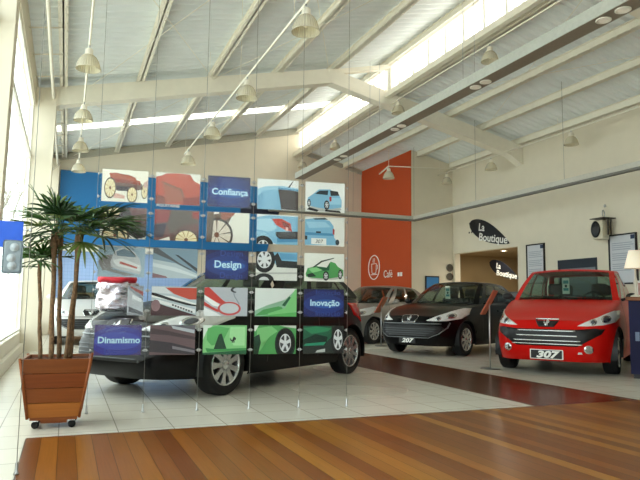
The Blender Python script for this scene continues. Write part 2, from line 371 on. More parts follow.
def build_car(c, name, paint, label, loc, rz, group=None, **kw):
    t = thing(name, label, 'car', loc, rz, group)
    R = kw.get('wheel_r', .31)
    # ---- outline samples (cx, ry) of half a ring, nose -> tail on the left
    half = []
    for k in range(61):      # front: dense, by arc length
        half.append(k/60)
    def ring_pt(u):          # u 0 nose centre .. 1 tail centre
        return u
    def arc(a, w, n1, n2, N):
        P = []; M = 1500
        for i in range(M+1):
            ry = (i/M) ** .6 if i < M else 1.
            P.append((max(0, 1-ry**n1)**(1/n2), ry))
        L = [0]
        for p, q in zip(P, P[1:]): L.append(L[-1]+sqrt(((q[0]-p[0])*a)**2+((q[1]-p[1])*w)**2))
        out = []; j = 0
        for k in range(N+1):
            tgt = L[-1]*k/N
            while j < M and L[j] < tgt: j += 1
            out.append(P[j])
        return out
    F = arc(c.nose, c.hw, c.n1, c.n2, 54); B = arc(c.tail, c.hw, 6, 4.5, 50)
    side = [('f', p) for p in F]+[('r', p) for p in B[::-1][1:]]
    NV = 18
    def P(sm, v, sg):
        kind, (cx, ry) = sm
        x0 = c.nose*cx if kind == 'f' else -c.tail*cx
        zl = interps([(-c.tail, .26), (-c.wb/2-.4, .2), (-.5, .19), (c.wb/2+.3, .19), (c.nose, .2)], x0)
        z = zl+(c.zs(x0)-zl)*v
        x = (c.xf(z) if kind == 'f' else -c.xr(z))*cx
        return Vector((x, sg*c.W(z)*ry, z))
    Ra = R+.052
    b = MB()
    for sg in (1, -1):
        rows = [[P(sm, j/NV, sg) for j in range(NV+1)] for sm in side]
        ins = [[False]*(NV+1) for _ in side]
        for i, r in enumerate(rows):
            for j, p in enumerate(r):
                for wx in (c.wb/2, -c.wb/2):
                    dx, dz = p.x-wx, p.z-R
                    if abs(p.y) > .55*c.hw and dx*dx+dz*dz < Ra*Ra: ins[i][j] = (wx, dx, dz)
        def keep(i, j): return not all((ins[i][j], ins[i+1][j], ins[i][j+1], ins[i+1][j+1]))
        for i in range(len(rows)):
            for j in range(NV+1):
                if ins[i][j] and any(keep(a, d) for a in (i-1, i) if 0 <= a < len(rows)-1 for d in (j-1, j) if 0 <= d < NV):
                    wx, dx, dz = ins[i][j]; q = sqrt(dx*dx+dz*dz) or 1e-6
                    rows[i][j] = Vector((wx+dx/q*Ra, rows[i][j].y, max(.15, R+dz/q*Ra)))
        b.grid(rows, keep=keep)
    # hood / scuttle / tail deck
    gw = .905*c.hw
    def ghx(u): return c.xw0-.30*u*u           # windscreen base curve
    NU = 14
    rows = []
    for sm in side:
        p = P(sm, 1, 1); r = []
        fall = min(1, abs((c.nose if sm[0] == 'f' else c.tail)-abs(p.x))/.5)
        for k in range(NU+1):
            u = -1+2*k/NU; r.append(Vector((p.x, p.y*u, p.z+(.012+.035*fall)*(1-u*u))))
        rows.append(r)
    def keepc(i, j):
        m = (rows[i][j]+rows[i+1][j+1])/2
        return not (abs(m.y) < gw*.96 and c.xr0*-1+.1 < m.x < ghx(m.y/gw)-.06)
    b.grid(rows, keep=keepc)
    # ---- greenhouse
    rw = kw.get('roof_w', .66)*c.hw; zr = c.H-.055
    KF, KS, KR, NG = 18, 36, 14, 12
    def top(x, u): return c.zs(x)+.035*(1-u*u)-.012
    def gp(part, q, v):
        if part == 'F':
            u = q; a = Vector((ghx(u), gw*u, top(ghx(u), u))); d = Vector((c.xw1-.16*u*u, rw*u, zr+.03*(1-u*u)))
        elif part == 'R':
            u = q; a = Vector((-c.xr0+.10*u*u, gw*.93*u, c.zb+.03)); d = Vector((-c.xr1+.08*u*u, rw*.94*u, zr-.02+.03*(1-u*u)))
        else:
            sg, tt = q
            xa = lerp(ghx(1), -c.xr0+.10, tt); xd = lerp(c.xw1-.16, -c.xr1+.08, tt)
            a = Vector((xa, sg*gw*lerp(1, .93, tt), lerp(top(ghx(1), 1), c.zb+.03, tt)))
            d = Vector((xd, sg*rw*(lerp(1, .94, tt)+.03*sin(pi*tt)), zr+.025*sin(pi*tt)-.02*tt))
        p = a.lerp(d, v); bul = sin(pi*v)
        if part == 'F': p.x += .035*bul; p.z += .02*bul
        elif part == 'R': p.x -= .04*bul; p.z += .015*bul
        else: p.y += (1 if p.y > 0 else -1)*.028*bul
        return p
    def win(part, i, j):
        if part == 'F': return 'windscreen' if 1 <= i < KF-1 and 0 <= j < NG-1 else None
        if part == 'R': return 'rear_window' if 1 <= i < KR-1 and 1 <= j < NG-1 else None
        tt = (i+.5)/KS
        if not 1 <= j < NG-1: return None
        if .11 < tt < .40: return 'front_side_window'
        if .44 < tt < .80: return 'rear_side_window'
        if .83 < tt < .93 and kw.get('quarter', True): return 'quarter_window'
    wins = {}
    def part_grid(part, qs, tagn=''):
        rows = [[gp(part, q, j/NG) for j in range(NG+1)] for q in qs]
        b.grid(rows, keep=lambda i, j: win(part, i, j) is None)
        for i in range(len(rows)-1):
            for j in range(NG):
                n = win(part, i, j)
                if n: wins.setdefault((n, tagn), []).append((rows[i][j], rows[i+1][j], rows[i+1][j+1], rows[i][j+1]))
    part_grid('F', [-1+2*k/KF for k in range(KF+1)])
    part_grid('R', [-1+2*k/KR for k in range(KR+1)])
    for sg in (1, -1): part_grid('S', [(sg, k/KS) for k in range(KS+1)], sg)
    # roof skin
    rows = []
    for k in range(KS+1):
        tt = k/KS; l = gp('S', (1, tt), 1); r = []
        for i in range(KF+1):
            u = -1+2*i/KF
            xf_, xr_ = c.xw1-.16*u*u, -c.xr1+.08*u*u
            r.append(Vector((lerp(xf_, xr_, tt), l.y*u, l.z+.03*(1-u*u)*(1+.25*sin(pi*tt)))))
        rows.append(r)
    b.grid(rows)
    b.obj('body', paint, t, doubles=.004)
    for (n, _), qs in wins.items():
        g = MB()
        for q in qs: g._f([g.v(p) for p in q])
        g.obj(n, kw.get('glass', carglass), t, doubles=.0005)
    # ---- underside, arches, cabin
    u = MB(); u.box((-c.tail+.25, -.57, .2), (c.nose-.3, .57, .5))
    u.box((-c.wb/2+.4, -.72, .2), (c.wb/2-.4, .72, .4))
    for wx in (c.wb/2, -c.wb/2):
        for sg in (1, -1):
            rows = [[Vector((wx+(Ra+.005)*cos(a), sg*yy, R+(Ra+.005)*sin(a))) for yy in (.56, c.W(.5)-.035)] for a in [radians(-15+210*k/20) for k in range(21)]]
            u.grid(rows)
    u.obj('underbody', black, t)
    dk = mat('cabin_dark', '#1B1B1D', .8); i_ = MB()
    i_.prism([(c.xw0-.12, c.zc-.02), (c.xw0-.62, c.zc+.03), (c.xw0-.75, c.zc-.12), (c.xw0-.75, .4), (c.xw0-.12, .4)], -.7, .7, 'xz'); i_.obj('dashboard', dk, t)
    sm_ = mat('seat_fabric', '#3A3A3C', .9)
    for sx, ys in ((-.25, (.36, -.36)), (-1.05, (.33, -.33))):
        for y in ys:
            q = MB(); q.box((sx-.1, y-.24, .45), (sx+.42, y+.24, .62), bev=.05)
            M = Matrix.Translation((sx-.12, y, .58)) @ Matrix.Rotation(radians(-14), 4, 'Y')
            q.box((-.07, -.23, 0), (.07, .23, .56), M, bev=.05); q.box((-.05, -.13, .6), (.05, .13, .8), M, bev=.045); q.obj('seat', sm_, t)
    q = MB(); M = Matrix.Translation((c.xw0-.86, .36, c.zc-.02)) @ Matrix.Rotation(radians(-62), 4, 'Y')
    q.tube([M @ Vector((.18*cos(a), .18*sin(a), 0)) for a in [2*pi*k/24 for k in range(25)]], .014, 6)
    q.box((-.18, -.02, -.02), (.18, .02, .0), M); q.tube([M @ Vector((0, 0, 0)), M @ Vector((0, 0, -.25))], .02); q.obj('steering_wheel', dk, t)
    # ---- front / rear / side patches laid on the surface
    def patch(name, poly, m, fn, th=.012, out=.004, res=.03, parent=None, mirror=1, mats=None, ins=None):
        bm = bmesh.new(); vs = [bm.verts.new((0, p[0], p[1])) for p in poly]; bm.faces.new(vs)
        for ax in (1, 2):
            lo = min(v.co[ax] for v in bm.verts); hi = max(v.co[ax] for v in bm.verts); k = lo+res
            while k < hi:
                no = [0, 0, 0]; no[ax] = 1; co = [0, 0, 0]; co[ax] = k
                bmesh.ops.bisect_plane(bm, geom=bm.verts[:]+bm.edges[:]+bm.faces[:], plane_co=co, plane_no=no); k += res
        bmesh.ops.triangulate(bm, faces=[f for f in bm.faces if len(f.verts) > 4])
        g = MB(); mp = {}
        def pos(v, d):
            y, z = v.co.y*mirror, v.co.z; e = .01
            p = fn(y, z); py = fn(y+e, z)-fn(y-e, z); pz = fn(y, z+e)-fn(y, z-e)
            n = py.cross(pz); n.normalize()
            if n.dot(kw_out(fn, y, z)) < 0: n = -n
            return p+n*d
        for v in bm.verts: mp[v] = (g.v(pos(v, out)), g.v(pos(v, out-th)))
        for f in bm.faces: g._f([mp[v][0] for v in f.verts])
        for e in bm.edges:
            if len(e.link_faces) == 1:
                a, d = e.verts; g._f([mp[a][0], mp[d][0], mp[d][1], mp[a][1]])
        bm.free(); return g.obj(name, m, parent or t)
    ff = lambda y, z: Vector((c.fx(y, z), y, z))
    fr = lambda y, z: Vector((c.rx(y, z), y, z))
    def sd(sg): return lambda x, z: Vector((x, sg*side_y(x, z), z))
    def side_y(x, z):
        w = c.W(z); a, n1, n2 = (c.xf(z), c.n1, c.n2) if x > 0 else (c.xr(z), 6, 4.5)
        return w*(1-min(.999, abs(x)/a)**n2)**(1/n1)
    def kw_out(fn, y, z):
        p = fn(y, z); return Vector((p.x, p.y, 0))
    t_ = dict(c=c, t=t, patch=patch, ff=ff, fr=fr, sd=sd, R=R, paint=paint)
    # wheels
    rimm = kw.get('rim', mat('alloy_rim', '#C9CCCE', .25, .85))
    for wx in (c.wb/2, -c.wb/2):
        for sg in (1, -1):
            yo = c.W(.4)-.045
            M = Matrix.Translation((wx, sg*yo, R)) @ Matrix.Rotation(-sg*pi/2, 4, 'X')
            q = MB(); rr = R*.69
            q.lathe([(rr, -.19), (R*.93, -.195), (R*.985, -.18), (R, -.15), (R, -.045), (R*.985, -.015), (R*.93, 0), (R*.8, .004), (rr, -.005), (rr-.005, -.03), (rr-.01, -.17)], 40, M, closed=True)
            w = q.obj('wheel', rubber, t)
            q = MB(); q.lathe([(rr, -.004), (rr*.98, .003), (rr*.93, -.002), (rr*.9, -.03), (rr*.9, -.1)], 40, M)
            ns = kw.get('spokes', 9)
            for k in range(ns):
                A = M @ Matrix.Rotation(2*pi*k/ns, 4, 'Z')
                q.prism([(.035, -.03), (rr*.6, -.024), (rr*.93, -.038), (rr*.93, .038), (rr*.6, .024), (.035, .03)], -.028, -.006, 'xy', A)
            q.lathe([(0, .004), (.03, .002), (.055, -.012), (.06, -.04)], 20, M)
            q.obj('rim', rimm, w)
            q = MB(); q.disc((0, 0, -.05), rr*.95, 30, M); q.lathe([(.02, -.046), (.12, -.046), (.12, -.05)], 24, M); q.obj('brake_disc', mat('brake_dark', '#2A2A2C', .5, .6), w)
    # mirrors, wipers, seams, handles
    for sg in (1, -1):
        mx_ = ghx(1)-.18
        q = MB(); q.ell((mx_, sg*(c.hw+.07), c.zc+.06), (.055, .085, .058), 18, 10); q.tube([(mx_-.01, sg*(c.hw-.08), c.zc+.005), (mx_, sg*(c.hw+.03), c.zc+.04)], .022, 8)
        q.obj('door_mirror', kw.get('mirror', paint), t)
        for x in (ghx(1)-.02, lerp(ghx(1), -c.xr0, .44), lerp(ghx(1), -c.xr0, .78)):
            if abs(abs(x)-c.wb/2) < Ra+.03: x = (abs(x)/x)*(c.wb/2-Ra-.03)
            fs = sd(sg); patch('door_seam', [(x-.004, .3), (x+.004, .3), (x+.004, c.zs(x)-.03), (x-.004, c.zs(x)-.03)], black, fs, .006, .0015, .08)
        for x in (lerp(ghx(1), -c.xr0, .36), lerp(ghx(1), -c.xr0, .71)):
            patch('door_handle', [(x-.09, .83), (x+.09, .83), (x+.09, .865), (x-.09, .865)], paint, sd(sg), .02, .018, .05)
    q = MB()
    for y0, y1 in ((.62, .05), (.02, -.55)):
        pa = [gp('F', max(-.98, min(.98, lerp(y0, y1, k/6)/gw)), .02+.05*k/6)+Vector((.016, 0, .016)) for k in range(7)]
        q.tube(pa, .008, 5)
    q.obj('wiper', black, t)
    # tail lamps
    for sg in (1, -1):
        patch('tail_lamp', [(.52, .72), (.76, .70), (.815, .8), (.80, c.zb-.04), (.66, c.zb-.03)], redp, fr, .02, .012, .04, mirror=sg)
    patch('rear_bumper_strip', [(-.7, .34), (.7, .34), (.7, .42), (-.7, .42)], black, fr, .01, .006, .08)
    q = MB(); 
    return t_
LION = [(-.30, -.95), (-.12, -.95), (-.05, -.55), (.10, -.42), (.18, -.70), (.08, -.95), (.30, -.95), (.42, -.60), (.36, -.25), (.30, .0), (.62, -.12), (.70, .05), (.42, .20),
        (.78, .24), (.80, .42), (.42, .44), (.50, .62), (.42, .88), (.20, .98), (.02, .86), (.12, .70), (-.05, .62), (-.10, .35), (-.22, .05), (-.34, -.2), (-.62, -.05), (-.60, .35), (-.72, .55), (-.84, .45), (-.74, .25), (-.78, -.15), (-.62, -.36), (-.36, -.42), (-.42, -.7)]
def lion(cx, cz, s, sx=1.): return [(cx+s*sx*p[0], cz+s*p[1]) for p in LION]
def price_tag(car, label, x, y, z, group=None):
    M = car.matrix_world if False else Matrix.Translation(car.location) @ Matrix.Rotation(car.rotation_euler.z, 4, 'Z')
    p = M @ Vector((x, y, z))
    t = thing('price_tag', label, 'tag', p, car.rotation_euler.z, group)
    q = MB(); q.box((-.002, -.055, -.24), (.002, .055, .02)); q.obj('card', whitep, t)
    q = MB(); q.box((.002, -.04, -.075), (.0035, .04, -.02)); q.obj('teal_band', mat('teal_print', '#3F8F98', .6), t)
    q = MB(); q.box((.002, -.04, -.19), (.0035, .04, -.145)); q.obj('teal_band', MATS['teal_print'], t)
    q = MB(); q.box((.002, -.018, -.135), (.0035, .018, -.09)); q.obj('dark_print', MATS['navy_frame'], t)
    q = MB(); q.tube([(0, 0, 0), (-.005, 0, .09)], .003, 5); q.obj('string', black, t)
carpaint = lambda n, h, **k: mat(n, h, k.get('rough', .32), k.get('metal', 0.), var=.01, coat=k.get('coat', .12), spec=k.get('spec', .12))
N307 = [(.15, .13), (.24, .05), (.34, .01), (.45, 0), (.56, .005), (.64, .03), (.72, .09), (.80, .20), (.9, .36), (1.0, .55)]
N207 = [(.15, .12), (.24, .04), (.34, 0), (.45, .005), (.56, .03), (.64, .06), (.72, .12), (.80, .22), (.9, .36), (1.0, .55)]
def C307(): return Car(2.608, .87, .71, .875, 1.60, .98, .12, 1.35, 1.86, .74, 1.055, 1.07, N307)
def C207(): return Car(2.54, .83, .66, .865, 1.475, .95, .12, 1.22, 1.72, .73, .98, 1.0, N207)
HL = mat('headlamp_bowl', '#F0F2F2', .3, .1)
def headlamp(k, poly, lamp_c, sg, r=.065):
    base = k['patch']('headlamp', poly, HL, k['ff'], .02, .004, .03, mirror=sg)
    k['patch']('lens', [(p[0], p[1]) for p in poly], lampglass, k['ff'], .004, .014, .03, parent=base, mirror=sg)
    for (cy, cz, rr) in lamp_c:
        ring = [(cy+rr*cos(a), cz+rr*sin(a)) for a in [2*pi*i/18 for i in range(18)]]
        k['patch']('projector', ring, chrome, k['ff'], .008, .010, .03, parent=base, mirror=sg)
        ring = [(cy+rr*.6*cos(a), cz+rr*.6*sin(a)) for a in [2*pi*i/14 for i in range(14)]]
        k['patch']('bulb_eye', ring, mat('lamp_eye', '#5A6068', .1, .3), k['ff'], .006, .012, .03, parent=base, mirror=sg)
def face307(k):
    p, ff, t = k['patch'], k['ff'], k['t']
    # grille mouth with its dark wings
    p('lower_grille', [(-.40, .41), (.40, .41), (.50, .47), (.68, .58), (.71, .645), (.60, .655), (.40, .635), (-.40, .635), (-.60, .655), (-.71, .645), (-.68, .58), (-.50, .47)], black, ff, .02, .006)
    for z, w in ((.605, .38), (.54, .40), (.475, .44)):
        p('grille_bar', [(-w, z), (w, z), (w, z+.014), (-w, z+.014)], chrome, ff, .02, .018, .06)
    p('chrome_strip', [(-.46, .43), (.46, .43), (.46, .442), (-.46, .442)], chrome, ff, .02, .018, .06)
    b = p('badge', [(-.10, .665), (.10, .665), (.155, .745), (.155, .765), (-.155, .765), (-.155, .745)], black, ff, .012, .01)
    p('badge_rim', [(-.155, .763), (.155, .763), (.155, .772), (-.155, .772)], chrome, ff, .014, .014, parent=b)
    p('lion_emblem', lion(0, .716, .044, 1.1), chrome, ff, .014, .02, .02, parent=b)
    for sg in (1, -1):
        headlamp(k, [(.40, .685), (.52, .685), (.70, .70), (.80, .735), (.825, .80), (.815, .90), (.77, .895), (.62, .80), (.48, .73)], [(.58, .735, .042), (.71, .78, .05)], sg)
        ring = lambda r: [(.53+r*cos(a), .375+r*sin(a)) for a in [2*pi*i/18 for i in range(18)]]
        fl = p('fog_lamp', ring(.055), chrome, ff, .02, .012, .03, mirror=sg)
        p('lens', ring(.04), lampglass, ff, .006, .018, .03, parent=fl, mirror=sg)
        p('bumper_reflector', [(.40, .31), (.46, .31), (.45, .335), (.41, .335)], mat('lamp_white', '#E8E8E4', .3), ff, .01, .006, mirror=sg) if sg == 1 else None
    # show plate
    x = k['c'].xf(.29)+.012
    pl = MB(); pl.box((x-.01, -.22, .225), (x+.008, .22, .36), bev=.006); pl = pl.obj('show_plate', whitep, t)
    q = MB(); q.box((x+.008, -.205, .237), (x+.010, .205, .348)); q.obj('plate_field', black, pl)
    text('307', .125, whitep, basis((x+.0115, 0, .25), (0, 1, 0), (0, 0, 1), (1, 0, 0)), pl, 'plate_number', sx=1.45, shear=.25, off=.006)
def face207(k, plate=True, trim=True):
    p, ff, t = k['patch'], k['ff'], k['t']
    p('lower_grille', [(-.42, .36), (.42, .36), (.56, .42), (.66, .52), (.62, .565), (-.62, .565), (-.66, .52), (-.56, .42)], mat('grille_dark', '#17181A', .5), ff, .02, .006)
    for z, w in ((.385, .40), (.425, .48), (.465, .53), (.505, .56)):
        p('grille_bar', [(-w, z), (w, z), (w, z+.012), (-w, z+.012)], mat('grille_grey', '#4A4D50', .4, .5), ff, .02, .014, .06)
    # chrome smile round the mouth
    a = [(-.72, .62), (-.70, .53), (-.60, .42), (-.44, .345), (.44, .345), (.60, .42), (.70, .53), (.72, .62)]
    i = [(q[0]*.985, q[1]+.011) for q in a]
    for n in range(len(a)-1 if trim else 0):
        p('chrome_trim', [a[n], a[n+1], i[n+1], i[n]], mat('trim_grey', '#7E8284', .3, .8), ff, .015, .012, .05)
    p('chrome_strip', [(-.62, .60), (.62, .60), (.62, .612), (-.62, .612)], mat('trim_grey', '#7E8284', .3, .8), ff, .016, .014, .05)
    b = p('badge', [(-.12, .63), (.12, .63), (.17, .72), (.14, .755), (-.14, .755), (-.17, .72)], black, ff, .012, .012)
    p('badge_rim', [(-.175, .74), (-.14, .765), (.14, .765), (.175, .74), (.135, .62), (-.135, .62)], chrome, ff, .012, .0095, parent=b)
    p('lion_emblem', lion(0, .695, .048, 1.2), chrome, ff, .014, .022, .02, parent=b)
    for sg in (1, -1):
        headlamp(k, [(.36, .665), (.50, .655), (.68, .66), (.79, .70), (.815, .78), (.80, .90), (.76, .90), (.62, .80), (.46, .715)], [(.56, .70, .04), (.70, .75, .05)], sg)
    if plate:
        x = k['c'].xf(.30)+.01
        q = MB(); q.box((x-.01, -.17, .245), (x+.004, .17, .345)); q = q.obj('show_plate', black, t)
        text('207', .105, whitep, basis((x+.0055, 0, .258), (0, 1, 0), (0, 0, 1), (1, 0, 0)), q, 'plate_number', sx=1.4, shear=.25, off=.004)
k = build_car(C307(), 'hatchback_car', carpaint('red_paint', '#C8140E'), 'bright red hatchback with a 307 show plate, beside the dark blue counter', (7.9, 8.073, 0), -2.5073, mirror=black, roof_w=.74)
face307(k); price_tag(k['t'], 'white and teal tag hanging behind the windscreen of the red car', .36, -.03, 1.40)
k = build_car(C207(), 'hatchback_car', carpaint('black_paint', '#08080A', coat=.22, spec=.12), 'glossy black hatchback with a 207 plate, left of the red car', (7.78, 11.217, 0), -2.6341, quarter=False)
face207(k); price_tag(k['t'], 'white and teal tag hanging behind the windscreen of the black 207 car', .38, -.03, 1.33)
k = build_car(C207(), 'hatchback_car', carpaint('grey_paint', '#8E8A84', metal=.3), 'silver grey hatchback behind the black 207 car, below the orange wall', (7.69, 14.837, 0), -2.6341, quarter=False)
face207(k, False)
k = build_car(C207(), 'hatchback_car', carpaint('graphite_paint', '#08080A', coat=.22, spec=.12), 'black hatchback parked behind the hanging picture display', (2.13, 7.69, 0), -2.5317, rim=mat('alloy_rim', '#C9CCCE', .25, .85))
face207(k, False, False)
k = build_car(C207(), 'hatchback_car', carpaint('silver_paint', '#D8D8D6', metal=.2), 'white silver hatchback far back by the windows, behind the palm trunks', (.62, 16.3, 0), -1.6208, quarter=False)
face207(k, False)

# ================================================================== HANGING PICTURE DISPLAY
D0, DRZ = Vector((.239, 5.62, 0)), atan2(-.1383, .9904)
DX = Vector((.9904, -.1383, 0)); PW, PH, PITCH = .385, .265, .454
def pm(h): return mat('print_'+h.strip('#').lower(), h, .45, var=.015, scale=30)
def ngon(cx, cy, rx, ry, n=22, a0=0., a1=2*pi): return [(cx+rx*cos(a0+(a1-a0)*k/n), cy+ry*sin(a0+(a1-a0)*k/n)) for k in range(n+(0 if a1-a0 > 6.28 else 1))]
def ringp(cx, cy, rx, ry, w, a0=0., a1=2*pi):
    n = 22; o = [(cx+rx*cos(a0+(a1-a0)*k/n), cy+ry*sin(a0+(a1-a0)*k/n)) for k in range(n+1)]
    return o+[(cx+(rx*(1-w))*cos(a0+(a1-a0)*k/n), cy+(ry*(1-w))*sin(a0+(a1-a0)*k/n)) for k in range(n, -1, -1)]
def clip(poly, ):
    """keep a polygon inside the unit card"""
    for ax, lim, sgn in ((0, 0, 1), (0, 1, -1), (1, 0, 1), (1, 1, -1)):
        out = []
        for i in range(len(poly)):
            a, b = poly[i-1], poly[i]; da, db = sgn*(a[ax]-lim), sgn*(b[ax]-lim)
            if da >= 0 and db >= 0: out.append(b)
            elif da >= 0 or db >= 0:
                t = da/(da-db); p = (a[0]+(b[0]-a[0])*t, a[1]+(b[1]-a[1])*t); out.append(p)
                if db >= 0: out.append(b)
        poly = out
        if len(poly) < 3: return []
    return poly
def make_print(name, shapes, w, h, parent, x0=0., z0=0., bg='#ECEBE6', th=.002, y=0.):
    """a printed card: flat inks laid one over the other on a thin card"""
    q = MB(); ms = [pm(bg)]; idx = {bg: 0}
    q.box((x0, y, z0), (x0+w, y+th, z0+h))
    for n, (c, poly) in enumerate(shapes):
        p = clip(list(poly))
        if not p: continue
        if c not in idx: idx[c] = len(ms); ms.append(pm(c))
        q.mi = idx[c]
        fc = q._f([q.v((x0+a*w, y-.0002-.00013*(n+1), z0+b*h)) for a, b in p])
        if fc: fc.smooth = False; bmesh.ops.triangulate(q.bm, faces=[fc])
    return q.obj(name, ms, parent, recalc=False)
def picture_panel(i, j, label, shapes, bg='#ECEBE6', txt=None, crop=(0, 1)):
    global PH
    zb, PH = ((1.804, .283), (1.481, .274), (1.148, .262), (.82, .255), (.482, .256))[j]
    t = thing('picture_panel', label, 'picture', D0+DX*(PITCH*i)+Vector((0, 0, zb)), DRZ, 'picture panels of the hanging display')
    q = MB(); q.box((-.012, -.006, -.006), (PW+.012, -.0035, PH+.006)); q.obj('acrylic_sleeve', clear, t)
    for x in (-.027, PW+.027):
        for z in (.04, PH-.04):
            q = MB(); q.tube([(x, 0, z-.012), (x, 0, z+.012)], .006, 8); q.tube([(x, 0, z), (-.01 if x < 0 else PW+.01, 0, z)], .0035, 6); q.obj('cable_clamp', alu, t)
    pr = make_print('print', [(c, [(lerp(crop[0], crop[1], a), b) for a, b in p]) for c, p in shapes] if crop != (0, 1) else shapes, PW*(crop[1]-crop[0]), PH, t, x0=PW*crop[0], bg=bg) if crop == (0, 1) else make_print('print', shapes, PW*(crop[1]-crop[0]), PH, t, x0=PW*crop[0], bg=bg)
    if txt:
        W_ = pm('#BFE3F5')
        text(txt[0], txt[1], W_, basis((PW*.52, -.0018, PH*.40), (1, 0, 0), (0, 0, 1), (0, -1, 0)), pr, 'lettering', ext=.0002, off=.0022)
        for dz, k in ((PH*.80, .62), (PH*.04, .62)):
            text(txt[0], txt[1]*.85, pm('#3A55A8'), basis((PW*.6, -.0015, dz), (1, 0, 0), (0, 0, 1), (0, -1, 0)), pr, 'faint_lettering', ext=.0001, off=-.001)
    return t
NAVY = [('#1C2664', ngon(.5, .45, .62, .55)), ('#22387E', ngon(.5, .47, .5, .34)), ('#2858A2', ngon(.55, .47, .38, .16))]
def wheel_p(cx, cy, rx, ry, tyre='#17181A', rim='#D8DADC', spk=5, gap='#3A3C40'):
    s = [(tyre, ngon(cx, cy, rx, ry)), (rim, ngon(cx, cy, rx*.66, ry*.66)), (gap, ngon(cx, cy, rx*.58, ry*.58))]
    for k in range(spk):
        a = 2*pi*k/spk+.3; e = .22
        s.append((rim, [(cx+rx*.1*cos(a-1.5), cy+ry*.1*sin(a-1.5)), (cx+rx*.62*cos(a-e), cy+ry*.62*sin(a-e)), (cx+rx*.62*cos(a+e), cy+ry*.62*sin(a+e)), (cx+rx*.1*cos(a+1.5), cy+ry*.1*sin(a+1.5))]))
    s.append((rim, ngon(cx, cy, rx*.14, ry*.14))); return s
def old_wheel(cx, cy, rx, ry, n=10, tyre='#5A4436', fill='#E8D9AE', sp='#B08A5A'):
    s = [(tyre, ngon(cx, cy, rx, ry)), (fill, ngon(cx, cy, rx*.86, ry*.86))]
    for k in range(n):
        a = 2*pi*k/n+.2; b = .05
        s.append((sp, [(cx, cy), (cx+rx*.86*cos(a-b), cy+ry*.86*sin(a-b)), (cx+rx*.86*cos(a+b), cy+ry*.86*sin(a+b))]))
    s.append(('#7A4A34', ngon(cx, cy, rx*.16, ry*.16))); return s
# row one
picture_panel(0, 0, 'picture panel with a whole red antique motor car on cream wheels', old_wheel(.93, .36, .075, .24)+[('#6A4A40', [(.2, .62), (.86, .6), (.9, .42), (.66, .36), (.3, .36), (.22, .46)]), ('#A8543C', [(.15, .88), (.31, .90), (.38, .80), (.5, .86), (.56, .86), (.62, .78), (.72, .78), (.74, .70), (.83, .68), (.84, .54), (.55, .60), (.2, .60)]), ('#8A3E30', [(.18, .74), (.5, .70), (.82, .62), (.82, .56), (.5, .60), (.2, .62)]), ('#3E3034', [(.3, .5), (.62, .48), (.6, .34), (.34, .34)]), ('#C8A79C', [(.90, .62), (1, .72), (1, .5), (.92, .46)]), ('#D8A898', [(.24, .28), (.5, .2), (.5, .1), (.26, .12)])]+old_wheel(.18, .42, .13, .33)+old_wheel(.66, .24, .115, .26), '#EDE6D6')
seat = [('#B4523E', [(0, .86), (.12, .9), (.22, .98), (.5, 1), (.76, .98), (.86, .78), (1, .68), (1, 0), (0, 0)]), ('#C4604A', [(.14, .86), (.3, .95), (.7, .95), (.8, .74), (.64, .52), (.2, .64)])]
seat += [('#A84838', [(.16+.055*k, .9), (.175+.055*k, .9), (.185+.055*k, .6), (.17+.055*k, .6)]) for k in range(11)]
seat += [('#A05C48', [(.16, .64), (.56, .52), (.62, .1), (.24, .02)]), ('#7A5A48', [(.1, .72), (.18, .70), (.58, .50), (.66, .2), (.62, .2), (.55, .47), (.18, .64)]), ('#7E4238', [(0, .3), (.2, .24), (.24, 0), (0, 0)]), ('#8A3A32', [(.62, .2), (1, .3), (1, 0), (.62, 0)])]
picture_panel(1, 0, 'picture panel with a close view of a red buttoned antique car seat', seat, '#E9E6DC')
picture_panel(2, 0, 'navy picture panel with the word Confiança', NAVY, '#201C4C', ('Confiança', .082))
BL, BD = '#7FB4D2', '#4C8CB4'
picture_panel(3, 0, 'picture panel with a pale blue car roof and dark rear window', [('#9AC6DC', [(0, .66), (.2, .76), (.6, .8), (1, .74), (1, .1), (0, .0)]), (BL, [(0, .42), (.14, .62), (.34, .66), (.5, .64), (.6, .0), (0, 0)]), ('#3A2A26', [(.50, .66), (.56, .7), (1, .64), (1, .0), (.58, .02), (.55, .3)]), (BD, [(.5, .74), (1, .7), (1, .66), (.5, .68)]), ('#6FA4C6', [(0, .4), (.1, .55), (.16, .5), (.1, 0), (0, 0)]), ('#33343A', [(.74, .76), (.86, .98), (.875, .98), (.78, .75)])], '#E9EAE8')
picture_panel(4, 0, 'picture panel with a whole pale blue hatchback seen from behind', [('#B9B9B4', ngon(.5, .12, .42, .1)), (BL, [(.04, .30), (.06, .46), (.2, .60), (.34, .76), (.62, .78), (.72, .70), (.86, .60), (.92, .42), (.92, .18), (.6, .1), (.3, .14), (.06, .2)]), ('#22303A', [(.24, .60), (.36, .72), (.58, .74), (.56, .58)]), ('#2A2A2C', [(.62, .74), (.82, .72), (.86, .58), (.64, .56)]), ('#9CCBE2', [(.6, .5), (.9, .5), (.9, .28), (.6, .26)]), ('#A83030', [(.6, .52), (.66, .54), (.66, .38), (.61, .36)]), ('#1A1B1E', [(.04, .06), (.3, .0), (.34, .06), (.1, .14)]), ('#1A1B1E', [(.5, .02), (.9, .0), (.88, .06), (.5, .08)])]+wheel_p(.54, .24, .07, .16)+wheel_p(.09, .28, .045, .13), '#EDEDEA')
